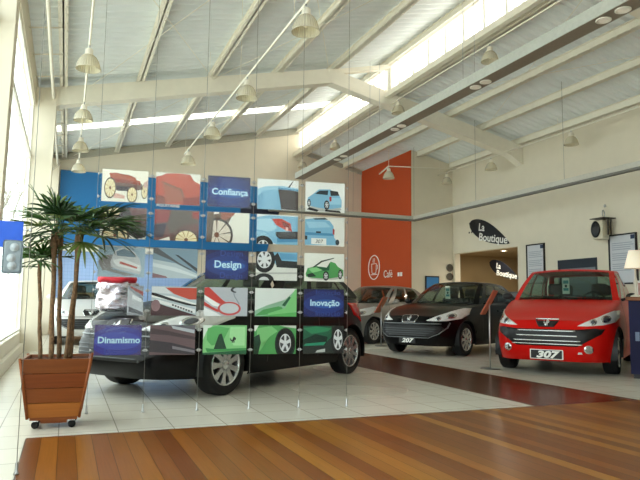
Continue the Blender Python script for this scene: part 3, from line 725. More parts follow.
# row two
picture_panel(0, 1, 'picture panel of a dark antique car with cream wheels behind the palm fronds', [('#3A2A28', [(0, 1), (1, 1), (1, .1), (.8, 0), (.55, .2), (.3, .5), (0, .45)]), ('#6A4444', [(.6, 1), (1, 1), (1, .4), (.75, .5)])]+old_wheel(.24, .86, .2, .2)+old_wheel(.34, .1, .3, .36, 12)+[('#2A1E1E', [(.3, .5), (.5, .3), (.9, .02), (1, .1), (.6, .45)])], '#E8E0D4')
picture_panel(1, 1, 'picture panel of a dark red antique mudguard over a cream wheel', [('#6E4440', [(0, 1), (1, 1), (1, .0), (0, 0)]), ('#8E3A38', [(0, .98), (.35, .98), (.3, .6), (0, .55)]), ('#5E5048', [(.36, 1), (1, 1), (1, .6), (.6, .45), (.36, .2), (.28, .5)]), ('#963C36', [(.84, .96), (1, .98), (1, .72), (.84, .76)]), ('#3A2838', [(0, .5), (.28, .56), (.2, .1), (0, .08)]), ('#E6DED2', [(.1, .0), (.34, .12), (.36, 0)]), ('#5A3A34', [(.36, 0), (.40, .2), (.56, .42), (.72, .44), (1, .3), (1, 0)])]+old_wheel(.72, .04, .28, .34, 11), '#6A4A48')
picture_panel(2, 1, 'picture panel of a spoked antique wheel against a white ground', [('#6A5648', [(0, 1), (.62, 1), (.4, .6), (.3, .0), (0, 0)]), ('#9A5A48', [(.32, 1), (.66, 1), (.62, .9), (.34, .66)]), ('#E8E4DA', [(.16, 1), (.28, 1), (.28, .94), (.16, .92)])]+old_wheel(.24, .24, .38, .56, 9, '#4A3E38', '#D8CCBC', '#5A4438')+[('#5E4C40', [(0, .9), (.16, .7), (.12, 0), (0, 0)])], '#E4E2D6')
picture_panel(3, 1, 'picture panel with a pale blue car corner, red tail lamp and black bumper strip', [(BL, [(0, .9), (.3, .98), (1, .96), (1, 0), (.5, 0), (.3, .1), (0, .2)]), ('#A8D0E2', [(0, .84), (.34, .86), (.5, .54), (.3, .42), (0, .48)]), (BD, [(.5, .3), (1, .34), (1, .1), (.5, .06)]), ('#C03C2C', [(.36, .86), (.6, .88), (.82, .72), (.86, .44), (.68, .5), (.46, .66)]), ('#7E241E', [(.6, .8), (.78, .7), (.82, .5), (.64, .62)]), ('#E8B8A8', [(.7, .58), (.76, .6), (.76, .46), (.7, .46)]), ('#2C2A2C', [(.46, .42), (1, .46), (1, .2), (.56, .18), (.46, .3)]), ('#8FBFD8', [(0, .42), (.2, .4), (.36, .2), (.4, 0), (0, 0)]), ('#16171A', ngon(.16, -.08, .25, .36))]+wheel_p(.16, -.06, .2, .28), '#E4E8E8')
picture_panel(4, 1, 'picture panel with a pale blue car tailgate and 307 plate', [(BL, [(0, .9), (.3, .96), (.62, .88), (.72, .7), (.74, .3), (.8, .2), (.8, .04), (.0, .02)]), ('#9CC8DE', [(.02, .82), (.5, .84), (.66, .66), (.1, .6)]), ('#33424A', [(.2, .94), (.5, .98), (.58, .92), (.24, .9)]), (BD, [(.0, .46), (.72, .44), (.72, .36), (0, .36)]), ('#2E3438', [(.28, .50), (.4, .50), (.4, .44), (.28, .44)]), ('#B04040', [(.7, .62), (.75, .58), (.74, .4), (.7, .42)]), ('#2A2C30', [(0, .34), (.06, .34), (.06, .2), (0, .2)]), ('#E8E8E4', [(.16, .26), (.54, .26), (.54, .04), (.16, .06)]), ('#2A3A44', ngon(.82, .14, .05, .1))], '#E4E3DC')
for o in [o for o in bpy.data.objects if o.name.startswith('print') and o.parent and '307 plate' in o.parent.get('label', '')]:
    text('307', .048, pm('#22262C'), basis((PW*.35, -.0025, PH*.095), (1, 0, 0), (0, 0, 1), (0, -1, 0)), o, 'plate_number', ext=.0002, shear=.2)
# row three
picture_panel(0, 2, 'picture panel with a whole silver car with a red stripe', [('#8E8A8C', [(0, .5), (.1, .7), (.3, .74), (.34, .3), (.1, .2)]), ('#C9CCD0', [(.26, .5), (.34, .86), (.52, 1), (.76, .86), (.88, .62), (.94, .3), (.9, .1), (.4, .26), (.28, .34)]), ('#6E8496', [(.38, .84), (.54, .94), (.74, .82), (.8, .66), (.4, .7)]), ('#E8EAEC', [(.3, .56), (.5, .62), (.9, .4), (.92, .2), (.4, .36)]), ('#C05A52', [(.46, .52), (.84, .34), (.84, .28), (.46, .44)]), ('#8C8A8C', [(.06, .42), (.3, .26), (.8, .08), (.6, .04), (.14, .22)])], '#9DB4C4')
picture_panel(1, 2, 'picture panel with a close view of a silver car windscreen pillar', [('#B9C6CE', [(0, .62), (.5, .5), (1, .16), (1, 0), (0, 0)]), ('#55585E', [(0, 1), (.1, 1), (.6, .5), (.9, .28), (.8, .3), (.4, .6), (0, .84)]), ('#3C3E44', [(.48, .8), (.56, .78), (1, .34), (1, .22)]), ('#D6DEE2', [(0, .5), (.5, .36), (1, .1), (1, .04), (.4, .26), (0, .38)]), ('#8E6A70', [(0, .16), (.3, .06), (.34, 0), (0, 0)])], '#7C93A4')
picture_panel(2, 2, 'navy picture panel with the word Design', NAVY, '#201C4C', ('Design', .09))
picture_panel(3, 2, 'picture panel with a blue car wheel over its dark reflection', [(BL, [(.4, 1), (1, 1), (1, .6), (.5, .5), (.42, .7)]), ('#26282C', [(.44, .86), (.52, .98), (.62, .7), (1, .68), (1, .44), (.5, .46)]), ('#5F9CC0', [(.56, .96), (1, .94), (1, .74), (.6, .74)]), ('#B8B8B4', [(0, .26), (1, .3), (1, .24), (0, .2)]), ('#1A1B1E', ngon(.2, .0, .24, .24)), ('#C8CACC', ngon(.2, -.04, .13, .16))]+wheel_p(.2, .72, .26, .46, spk=7), '#DCDCD6')
GR, GD, GL_ = '#4E9A56', '#1E5A3C', '#86C884'
picture_panel(4, 2, 'picture panel with a whole green open concept car', [('#B8B8B0', ngon(.5, .14, .42, .08)), (GR, [(.03, .26), (.08, .46), (.3, .54), (.56, .5), (.66, .72), (.78, .66), (.84, .54), (.98, .42), (.98, .2), (.6, .1), (.2, .12), (.05, .16)]), (GD, [(.28, .52), (.56, .5), (.64, .7), (.62, .4), (.4, .36)]), ('#2A3A34', [(.2, .5), (.42, .74), (.74, .86), (.74, .83), (.44, .69), (.26, .5)]), (GL_, [(.1, .44), (.3, .5), (.46, .4), (.2, .3)]), ('#183024', [(.06, .24), (.2, .3), (.3, .18), (.1, .14)])]+wheel_p(.54, .2, .075, .17)+wheel_p(.9, .26, .055, .17), '#E6E6DE')
# row four
picture_panel(0, 3, 'half printed picture panel in front of the crumpled silver foil', [('#B8BCC4', [(0, .9), (1, .5), (1, 0), (0, .1)]), ('#A84C48', [(.1, 1), (1, .8), (1, .66), (.2, .92)]), ('#5A5A62', [(.1, .3), (1, .1), (1, 0), (.1, .12)]), ('#E4E6EA', [(.3, .7), (.9, .56), (.9, .44), (.3, .56)])], '#8E929C', crop=(.66, 1))
ST = [('#C24A38', [(.3, .96), (1, .96), (1, .56), (.84, .56), (.5, .74)]), ('#D8DCE0', [(0, .98), (.28, .98), (.46, .74), (.2, .76), (0, .8)]), ('#EEEEEC', [(.0, .72), (.46, .66), (1, .42), (1, .3), (.5, .5), (0, .62)]), ('#26262C', [(.0, .78), (.1, .76), (.5, .56), (.9, .4), (1, .38), (1, .32), (.8, .36), (.4, .52), (0, .7)]), ('#E8E8EA', [(.1, .56), (.98, .22), (.98, .08), (.1, .46)]), ('#4A2E34', [(0, .5), (.3, .34), (1, .02), (1, 0), (0, 0)]), ('#8A6A70', ngon(.1, .34, .1, .2))]
for k in range(8): ST.append(('#34363E', [(.46+.06*k, .40-.032*k), (.50+.06*k, .385-.032*k), (.50+.06*k, .325-.032*k), (.46+.06*k, .34-.032*k)]))
picture_panel(1, 3, 'picture panel with red and white racing stripes on a silver car', ST, '#B8C4CC')
picture_panel(2, 3, 'picture panel with a red stripe and outlined headlamp on a silver bonnet', [('#C23A34', [(0, .98), (.1, 1), (.42, .56), (.62, .36), (.5, .34), (.24, .5), (0, .74)]), ('#F0F0F0', [(0, .72), (.3, .46), (.4, .3), (.2, .36), (0, .6)]), ('#C23A34', [(0, .5), (.16, .34), (.4, .16), (.3, .14), (0, .36)]), ('#E6E8EA', [(0, .3), (.3, .1), (.4, 0), (0, 0)]), ('#C04A48', ngon(.58, .26, .27, .24)), ('#C4C8CE', ngon(.58, .27, .22, .18)), ('#8A929A', [(.64, 1), (.68, .7), (.8, .4), (.82, .42), (.7, .72), (.66, 1)]), ('#2A2A30', ringp(.72, .92, .12, .1, .4, 1.7, 4.8))], '#B4B8C0')
picture_panel(3, 3, 'picture panel with a green wing sweeping up across white', [('#8FB89C', [(0, .2), (.3, .4), (.6, .46), (.72, .6), (1, 1), (1, 0), (0, 0)]), (GR, [(0, .02), (.2, .24), (.56, .36), (.64, .34), (.7, .2), (.3, .06)]), ('#7CC47C', [(.3, .1), (.72, .3), (.96, .98), (1, .98), (1, .2), (.8, .08), (.4, .02)]), (GD, [(.64, .4), (.82, .72), (.86, .68), (.72, .36)]), ('#5AAE5E', [(.1, .0), (.5, .08), (1, .16), (1, 0)])], '#DADFDC')
picture_panel(4, 3, 'navy picture panel with the word Inovação', NAVY, '#181A48', ('Inovação', .08))
# row five
picture_panel(0, 4, 'violet picture panel with the word Dinamismo', [('#3A3690', ngon(.5, .45, .6, .5)), ('#4650AC', ngon(.5, .47, .5, .3))], '#4A3470', ('Dinamismo', .076))
picture_panel(1, 4, 'picture panel with a dark maroon and grey car bumper', [('#6A5458', [(0, 1), (.4, .96), (1, .76), (1, 0), (0, 0)]), ('#4A3A40', [(0, .9), (.4, .8), (1, .6), (1, .5), (.4, .66), (0, .7)]), ('#B8BCC4', [(.46, .98), (.98, .84), (.98, .72), (.5, .88)]), ('#3A343C', [(0, .5), (.5, .4), (1, .2), (1, 0), (0, .1)]), ('#7E7A82', [(.5, .3), (1, .14), (1, .06), (.5, .2)])], '#5E5A64')
picture_panel(2, 4, 'picture panel with a green concept car nose and black badge', [(GL_, [(0, 1), (1, 1), (1, 0), (0, 0)]), ('#DCE6DC', [(0, 1), (.22, 1), (.08, .8), (0, .5)]), ('#5CAA62', [(.1, .9), (.3, .98), (.6, .9), (.44, .4), (.2, .3), (.08, .5)]), ('#123E2C', [(.24, .16), (.36, .68), (.42, .72), (.54, .2), (.5, .12), (.3, .1)]), (GD, [(.0, .06), (1, .14), (1, .0), (0, 0)]), ('#3E8E4E', [(.06, .22), (.3, .18), (1, .22), (1, .14), (.1, .08)]), ('#A6DCA0', [(.62, .94), (.96, .94), (.96, .3), (.7, .3), (.6, .6)]), ('#16201C', lion(.69, .50, .11, .75))], GL_)
picture_panel(3, 4, 'picture panel with a green concept car wing and silver wheel', [(GR, [(0, 1), (.5, 1), (.7, .9), (1, .8), (1, 0), (0, 0)]), ('#7CC07A', [(.06, .9), (.4, .98), (.56, .8), (.36, .6), (.2, .4), (.14, .1), (.06, .1)]), ('#E2E6E0', [(.0, 1), (.1, 1), (.03, .8), (0, .8)]), ('#123A2A', [(0, .6), (.12, .7), (.16, .4), (.1, .0), (0, 0)]), ('#20302A', ngon(.74, .36, .25, .56)), ('#C8CCC4', [(.6, 1), (1, 1), (1, .9), (.78, .94)])]+wheel_p(.74, .38, .21, .5), GR)
picture_panel(4, 4, 'picture panel with a dark green car flank and rear wheel', [('#1F5E44', [(0, .98), (.7, .98), (.7, .6), (.5, .3), (0, .3)]), ('#2E8258', [(0, .9), (.3, .98), (.7, .9), (.6, .8), (.2, .7)]), ('#123024', [(0, .5), (.3, .7), (.6, .6), (.56, .3), (0, .24)]), ('#2A8A6A', [(.06, .36), (.56, .42), (.5, .3), (0, .28)]), ('#BFC4BE', [(.34, .12), (.54, .18), (.54, .06), (.3, .04)])]+wheel_p(.86, .5, .17, .56), '#28302E')
for n, s in enumerate((-.034, .42, .874, 1.328, 1.782, 2.236)):
    p = D0+DX*s
    t = thing('hanging_cable', '%s steel cable of the picture display, counted from the palm' % ('first', 'second', 'third', 'fourth', 'fifth', 'sixth')[n], 'cable', p, DRZ, 'steel cables of the picture display')
    q = MB(); q.tube([(0, 0, 0), (0, 0, zL(p.x)+.33)], .002, 6); q.obj('wire', steel, t)
    q = MB(); q.lathe([(0, 0), (.014, 0), (.014, .012), (.008, .02), (.008, .06), (.004, .07)], 12); q.obj('floor_anchor', alu, t)
# silver foil bundle on the bonnet
t = thing('foil_bundle', 'crumpled silver foil bundle with a red band on the black car bonnet', 'foil', (.50, 6.95, .83), -.1)
q = MB(); rows = []
for i in range(30):
    r = []
    for jx in range(44):
        a = 2*pi*jx/44; z = .34*i/29; p = Vector((.20*cos(a), .13*sin(a), z))
        k = 1+.16*noise.noise(Vector((cos(a)*2.2, sin(a)*2.2, z*9)))+.12*noise.noise(Vector((cos(a)*6, sin(a)*6, z*26)))
        e = min(1, (i+1)/4)*min(1, (30-i)/5)**.5
        r.append(Vector((p.x*k*e**.4, p.y*k*e**.4, z)))
    rows.append(r)
V = q.grid(rows, cv=True); q._f(V[0][::-1]); q._f(V[-1]); foil = q.obj('foil', mat('crumpled_foil', '#CFC6D2', .22, .9, bump=.5, scale=24), t)
q = MB(); q.tube([(.17*cos(a), .12*sin(a), .345+.012*sin(5*a)) for a in [2*pi*k/36 for k in range(37)]], .034, 10); q.ell((0, 0, .34), (.16, .11, .035)); q.obj('red_band', mat('red_fabric', '#C82838', .6), t)

# ================================================================== POTTED PALM
t = thing('potted_palm', 'four stemmed fan palm in a slatted wooden planter on castors', 'plant', (-.03, 5.2, 0), -.06)
planter = wood_mat('planter_wood', 50., ['#8A4C26', '#8A4C26'], .4, 'Z'); slats = [wood_mat('slat_wood_%s' % n, 50., [h, h], .4, 'Z') for n, h in (('amber', '#9E5E28'), ('brown', '#7E4420'), ('russet', '#763C1C'), ('umber', '#74401F'))]
zb_, zt_, wb_, wt_ = .085, .515, .172, .236
def hw_(z): return lerp(wb_, wt_, (z-zb_)/(zt_-zb_))
for k in range(4):
    z0, z1 = lerp(zb_, zt_, k/4)+.002, lerp(zb_, zt_, (k+1)/4)-.002; q = MB(); a, b = hw_(z0), hw_(z1); th = .018
    rows = [[Vector((sx*s, sy*s, z)) for sx, sy in ((-1, -1), (1, -1), (1, 1), (-1, 1))] for s, z in ((a, z0), (b, z1), (b-th, z1), (a-th, z0), (a, z0))]
    q.grid(rows, cv=True)
    for fc in q.bm.faces: fc.smooth = False
    q.obj('planter_slat', slats[k], t)
for sx in (-1, 1):
    for sy in (-1, 1): q = MB(); q.tube([(sx*(wb_+.004), sy*(wb_+.004), zb_-.005), (sx*(wt_+.004), sy*(wt_+.004), zt_+.004)], .013, 4); q.obj('corner_post', planter, t)
q = MB(); q.box((-wb_+.01, -wb_+.01, zb_-.02), (wb_-.01, wb_-.01, zb_+.01)); q.box((-.09, -wb_+.03, zb_-.045), (.09, wb_-.03, zb_-.02)); q.obj('planter_base', planter, t)
q = MB(); rows = []
for i in range(17): rows.append([Vector((lerp(-wt_, wt_, i/16)*.93, lerp(-wt_, wt_, k/16)*.93, zt_-.025+.02*noise.noise(Vector((i*.7, k*.7, 1))))) for k in range(17)])
q.grid(rows); q.obj('bark_mulch', mat('bark_mulch', '#4E2C1A', .95, var=.5, scale=60, bump=.8), t)
for sx in (-1, 1):
    for sy in (-1, 1):
        q = MB(); M = Matrix.Translation((sx*.125, sy*.125, .028)) @ Matrix.Rotation(.4*sx, 4, 'Z') @ Matrix.Rotation(pi/2, 4, 'X')
        q.lathe([(0, -.012), (.022, -.012), (.027, -.008), (.027, .008), (.022, .012), (0, .012)], 18, M); cst = q.obj('castor', rubber, t)
        q = MB(); q.box((sx*.125-.02, sy*.125-.02, .055), (sx*.125+.02, sy*.125+.02, .066)); q.box((sx*.125-.018, sy*.125-.004, .02), (sx*.125+.018, sy*.125+.004, .058)); q.obj('castor_fork', chrome, cst)
leafm = mat('palm_leaf', '#34561F', .45, var=.35, scale=7); leafd = mat('palm_leaf_dark', '#1F3A1B', .45, var=.3, scale=7); leafy = mat('palm_leaf_olive', '#56662A', .5, var=.3, scale=7)
bark = mat('palm_fibre', '#6A5138', .9, var=.35, scale=45, bump=.6)
rnd = random.Random(11)
def frond(q, base, az, el, pl, ll, nl=10, droop=.5):
    """one palmate leaf: a stalk and a fan of narrow folded leaflets"""
    d = Vector((cos(az)*cos(el), sin(az)*cos(el), sin(el))); side = Vector((-sin(az), cos(az), 0)); upv = side.cross(d)
    if upv.z < 0: upv = -upv
    pts = [base+d*pl*k/5-Vector((0, 0, droop*.25*pl*(k/5)**2)) for k in range(6)]
    q.tube(pts, [.006-.0006*k for k in range(6)], 5)
    tip = pts[-1]; d2 = (pts[-1]-pts[-2]).normalized()
    for n in range(nl):
        a = lerp(-1.25, 1.25, n/(nl-1))+rnd.uniform(-.06, .06)
        dd = (d2*cos(a)+side*sin(a)+upv*.12).normalized(); L = ll*(1-.25*abs(a)/1.25)*rnd.uniform(.88, 1.08)
        w_ = dd.cross(upv).normalized(); rows = []; dr = droop*rnd.uniform(.5, 1.3)
        for k in range(7):
            s = k/6; c0 = tip+dd*L*s-Vector((0, 0, dr*L*.55*s**2.2))
            wd = .0105*(sin(pi*min(1, .15+s*.8))**.6)*(1-.75*max(0, s-.75)/.25)
            rows.append([c0-w_*wd+upv*.004, c0, c0+w_*wd+upv*.004])
        q.grid(rows)
def stem(x0, y0, x1, y1, h, r, fib, n, spread, pl, ll, el0, azr):
    pts = [Vector((lerp(x0, x1, k/10)+.003*sin(k*1.3), lerp(y0, y1, k/10), lerp(zt_-.04, h, k/10))) for k in range(11)]
    q = MB(); q.tube(pts, [r*(1.12-.2*k/10)*(1+.12*(k % 2))+(fib if k > 8 else 0) for k in range(11)], 10); s = q.obj('stem', bark, t)
    for kk in range(n):
        az = azr[0]+(azr[1]-azr[0])*(kk+rnd.uniform(.2, .8))/n; el = rnd.uniform(*el0)
        q = MB(); frond(q, pts[-1]+Vector((0, 0, -.03+.05*rnd.random())), az, el, pl*rnd.uniform(.75, 1.2), ll*rnd.uniform(.85, 1.15), rnd.choice((7, 8, 9)), rnd.uniform(.25, .75))
        o = q.obj('frond', rnd.choice((leafm, leafm, leafd, leafd, leafy)), s); md = o.modifiers.new('t', 'SOLIDIFY'); md.thickness = .0012
stem(-.13, .02, -.175, .04, 1.22, .013, .002, 11, 1, .11, .20, (.0, 1.2), (0, 2*pi))
stem(-.05, -.04, -.075, -.02, 1.47, .016, .012, 13, 1, .18, .27, (-.3, 1.25), (0, 2*pi))
stem(.0, .05, -.04, .06, 1.50, .015, .008, 9, 1, .20, .27, (.0, 1.35), (0, 2*pi))
stem(.08, -.01, .10, -.02, 1.49, .016, .010, 13, 1, .17, .27, (-.5, 1.2), (0, 2*pi))
stem(.05, -.06, .12, -.05, 1.46, .013, .006, 8, 1, .24, .30, (.1, .75), (-.7, .7))

# ================================================================== LAMPS, TRAYS, RAILS
shade_m = None
def shade_mat():
    m = bpy.data.materials.new('prismatic_shade'); m.use_nodes = True; nt = m.node_tree; b = nt.nodes['Principled BSDF']
    tc = nt.nodes.new('ShaderNodeTexCoord'); sp = nt.nodes.new('ShaderNodeSeparateXYZ'); nt.links.new(tc.outputs['Object'], sp.inputs[0])
    at = nt.nodes.new('ShaderNodeMath'); at.operation = 'ARCTAN2'; nt.links.new(sp.outputs['Y'], at.inputs[0]); nt.links.new(sp.outputs['X'], at.inputs[1])
    mu = nt.nodes.new('ShaderNodeMath'); mu.operation = 'MULTIPLY'; mu.inputs[1].default_value = 30; nt.links.new(at.outputs[0], mu.inputs[0])
    si = nt.nodes.new('ShaderNodeMath'); si.operation = 'SINE'; nt.links.new(mu.outputs[0], si.inputs[0])
    bp = nt.nodes.new('ShaderNodeBump'); bp.inputs['Strength'].default_value = .6; bp.inputs['Distance'].default_value = .01; nt.links.new(si.outputs[0], bp.inputs['Height']); nt.links.new(bp.outputs['Normal'], b.inputs['Normal'])
    b.inputs['Base Color'].default_value = hexc('#F4F0E2'); b.inputs['Roughness'].default_value = .18
    tr = nt.nodes.new('ShaderNodeBsdfTransparent'); tr.inputs['Color'].default_value = hexc('#F4EED8'); mx = nt.nodes.new('ShaderNodeMixShader'); mx.inputs['Fac'].default_value = .62
    out = nt.nodes['Material Output']; mx.inputs['Fac'].default_value = .5; nt.links.new(tr.outputs[0], mx.inputs[1]); nt.links.new(b.outputs[0], mx.inputs[2]); nt.links.new(mx.outputs[0], out.inputs['Surface'])
    return m
shm = shade_mat()
def pendant(label, loc, group):
    t = thing('pendant_lamp', label, 'lamp', loc, 0, group)
    q = MB(); q.lathe([(0, 0), (.035, 0), (.05, -.015), (.052, -.075), (.07, -.09), (.06, -.1), (0, -.1)], 24); q.obj('lamp_housing', steelw, t)
    q = MB(); q.lathe([(.062, -.09), (.095, -.115), (.125, -.16), (.146, -.215), (.160, -.27), (.163, -.285), (.157, -.285), (.141, -.215), (.12, -.16), (.09, -.118), (.058, -.095)], 40); q.obj('glass_shade', shm, t)
    q = MB(); q.lathe([(0, -.1), (.02, -.1), (.032, -.14), (.036, -.18), (.025, -.22), (0, -.23)], 16); q.obj('bulb', mat('frosted_bulb', '#F4EEDC', .3), t)
    q = MB(); q.tube([(0, 0, 0), (0, 0, .05)], .012, 8); q.obj('hook', alu, t)
ORD = ('nearest', 'second', 'third', 'farthest')
rows_ = [('row above the palm', .12, 4.36, (8.55, 11.1, 13.4, 15.6)), ('row across the middle of the hall', 2.335, 4.31, (6.22, 8.67, 11.03, 13.45)), ('row under the roof lights', 7.05, 5.80, (9.05, 12.47, 16.2, 18.9)), ('row along the right wall', 10.42, 4.95, (10.53, 13.4, 15.5))]
w = MB()
for nm, x, z, ys in rows_:
    for o_, y in zip(ORD if len(ys) == 4 else ('nearest', 'second', 'farthest'), ys): pendant('%s pendant lamp of the %s, ribbed glass shade' % (o_, nm), (x, y, z-.06), 'glass pendant lamps')
    w.tube([(x, 2, z), (x, max(ys)+.5, z)], .015, 8)
    zz = zL(x) if x < 7.1 else zR(x)
    for y in ys: w.tube([(x, y+.4, z), (x, y+.4, zz+.2)], .004, 5)
pendant('pendant lamp in front of the orange wall, ribbed glass shade', (8.06, 14.8, 4.70), 'glass pendant lamps')
w.tube([(8.06, 14.8, 4.76), (8.35, 15.9, 4.78)], .02, 8); w.tube([(8.06, 14.8, 4.76), (10.42, 15.0, 4.95)], .014, 8); w.tube([(8.06, 14.8, 4.76), (8.06, 14.8, zR(8.06)+.2)], .006, 5)
struct(w.obj('trim_60', steelw))
t = thing('light_tray', 'long suspended grey light tray running under the right roof', 'light fixture', (6.18, 10, 4.6))
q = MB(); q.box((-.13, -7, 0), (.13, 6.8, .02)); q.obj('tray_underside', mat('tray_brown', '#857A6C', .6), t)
q = MB(); q.box((-.145, -7, 0), (-.13, 6.8, .165)); q.box((.13, -7, 0), (.145, 6.8, .1)); q.box((-.13, 6.78, 0), (.13, 6.8, .2)); q.obj('tray_side', mat('tray_grey', '#BEC1BA', .5), t)
for y in (5.34, 5.64, 8.05, 8.32, 10.8, 11.07, 13.65, 14.05):
    q = MB(); M = Matrix.Translation((0, y-10, -.001)); q.lathe([(.095, .0), (.095, -.012), (.075, -.014), (.068, -.004), (0, -.003)], 24, M); s = q.obj('spot_ring', white, t)
    q = MB(); q.disc((0, 0, -.006), .066, 20, M); q.obj('spot_lens', mat('spot_lens', '#EFE9DC', .2, emit='#FFF4E0', estr=.12), s)
for y in (-5, -1.5, 2, 5.5):
    for x in (-.12, .12): q = MB(); q.tube([(x, y, .1), (x, y, zR(6.18)+.3-4.6)], .005, 5); q.obj('hanger_rod', alu, t)
t = thing('hanging_rail', 'slim grey hanging rail bent along the back and right walls', 'rail', (9.43, 15.75, 3.47))
q = MB(); q.prism([(-4.5, .06), (.06, .06), (.06, -11.5), (-.06, -11.5), (-.06, -.06), (-4.5, -.06)], 0, .10, 'xy'); q.obj('rail', mat('rail_light', '#BDBBB0', .5), t)
q = MB(); q.prism([(-4.5, .05), (.05, .05), (.05, -11.5), (-.05, -11.5), (-.05, -.05), (-4.5, -.05)], -.045, 0, 'xy'); q.obj('rail_lower_strip', mat('rail_dark', '#6E6C66', .5), t)  # darker, narrower lower strip of the rail
for p in ((-4, 0), (-2, 0), (0, 0), (0, -3), (0, -6), (0, -9)):
    q = MB(); q.tube([(p[0], p[1], .07), (p[0], p[1], zR(9.43+p[0])+.3-3.47)], .004, 5); q.obj('hanger_wire', steel, t)

# ================================================================== WALL THINGS
bluef = mat('fascia_blue', '#186CA8', .4, var=.03)
t = thing('sign_fascia', 'big blue fascia board on the back wall with white lettering', 'sign', (0, YB-.06, 0))
q = MB(); q.prism([(-.33, 2.62), (6.0, 2.62), (6.65, 4.775), (-.33, 4.775)], -.05, .05, 'xz'); b_ = q.obj('board', bluef, t)
q = MB(); q.prism([(5.09, 3.86), (6.38, 3.86), (6.5, 4.22), (5.09, 4.22)], -.06, -.05, 'xz'); q.obj('navy_block', mat('sign_navy', '#1A2036', .5), t)
text('AQUITAINE', .125, whitep, basis((2.78, -.062, 3.895), (1, 0, 0), (0, 0, 1), (0, -1, 0)), t, 'lettering', sx=1.08, off=.003)
t = thing('wall_screen', 'pale blue tiled wall screen with a white hood below the blue fascia', 'screen', (0, YB-.03, 0))
q = MB(); q.box((-.3, -.02, .5), (3.6, .02, 2.42)); q.obj('tiled_panel', mat('tile_glaze_lit', '#A4C2F0', .25, var=.04, scale=3), t)  # brightness of the window light is put into this pale blue
q = MB()
for k in range(40): q.box((-.3+k*.1, -.023, .5), (-.295+k*.1, -.02, 2.42))
for k in range(20): q.box((-.3, -.023, .5+k*.1), (3.6, -.02, .505+k*.1))
q.obj('tile_joint', mat('tile_joint', '#7C9CD0', .6), t)
q = MB(); q.prism([(-.30, 2.40), (.02, 2.40), (.02, 2.58), (-.12, 2.56), (-.30, 2.44)], -.3, 3.62, 'yz'); q.obj('hood', white, t)
t = thing('storage_cabinet', 'tan cabinet standing by the back wall behind the palm stems', 'cabinet', (.46, 19.05, 0))
q = MB(); q.box((-.28, -.25, .08), (.28, .25, 1.2), bev=.01); q.obj('carcass', mat('tan_wood', '#C08A5A', .6), t); q = MB(); q.box((-.26, -.23, 0), (.26, .23, .08)); q.obj('plinth', black, t)
for x in (-.27, .005):
    q = MB(); q.box((x, -.265, .12), (x+.265, -.25, 1.17)); d = q.obj('door', mat('tan_wood_door', '#C6925F', .6), t)
    q = MB(); q.tube([(.0+(-.03 if x < 0 else .03), -.285, .6), ((-.03 if x < 0 else .03), -.285, .75)], .006, 6); q.obj('handle', alu, d)
# cafe sign on the orange face
t = thing('wall_sign', 'white cup emblem and the word Café on the orange wall', 'sign', (9.495, 18.45, 2.2))
def oy(y, z): return (-y, z)
q = MB()
def stroke(pts, r): q.tube([(0, p[0], p[1]) for p in pts], r, 6)
stroke([(.40*cos(a), .40*sin(a)) for a in [2*pi*k/40 for k in range(41)]], .017); q.obj('ring', whitep, t)
q = MB()
stroke([(.17, .12), (.15, -.15), (.12, -.2), (-.12, -.2), (-.15, -.15), (-.17, .12), (.17, .12)], .013); stroke([(-.17, .08), (-.25, .06), (-.26, -.04), (-.16, -.08)], .013); stroke([(.22, -.24), (-.22, -.24)], .013)
stroke([(.05, .16), (.09, .2), (.04, .25), (.07, .3)], .010); stroke([(-.04, .16), (0, .2), (-.05, .25), (-.02, .3)], .010); q.obj('cup', whitep, t)
text('Café', .34, whitep, basis((-.004, -.98, -.37), (0, -1, 0), (0, 0, 1), (-1, 0, 0)), t, 'lettering', sx=.95)
q = MB(); q.box((-.004, -1.72, -.36), (.002, -1.60, -.24)); q.box((-.004, -1.88, -.36), (.002, -1.76, -.24)); q.obj('small_mark', whitep, t)
# screen on the corner wall, round speakers beside the shop opening
t = thing('wall_screen', 'small blue screen hung on the corner wall above the black car', 'screen', (10.22, 16.03, 1.62))
q = MB(); q.box((-.24, -.03, -.24), (.24, .025, .22), bev=.01); q.obj('casing', black, t)
q = MB(); q.box((-.21, -.034, -.2), (.21, -.03, .18)); q.obj('display', mat('blue_screen', '#27506E', .15, emit='#2F6A94', estr=.5), t)
for z, lb in ((2.11, 'upper'), (1.84, 'lower')):
    t = thing('wall_speaker', '%s of two round grey wall speakers left of the shop opening' % lb, 'speaker', (10.86, 16.05, z))
    M = Matrix.Rotation(pi/2, 4, 'X')
    q = MB(); q.lathe([(0, 0), (.115, 0), (.12, .02), (.105, .03)], 28, M); q.obj('ring', mat('speaker_grey', '#6E675A', .5), t)
    q = MB(); q.lathe([(.105, .028), (.06, .02), (.03, .012), (0, .015)], 24, M); q.obj('cone', mat('speaker_cone', '#4A453C', .7), t)
def leaf_poly(L, Hh, n=24):
    up_, dn = [], []
    for k in range(n+1):
        s = k/n; h = Hh*(sin(pi*s**.72))**.8
        up_.append((s*L, h*.5)); dn.append((s*L, -h*.5))
    return up_+dn[::-1][1:-1]
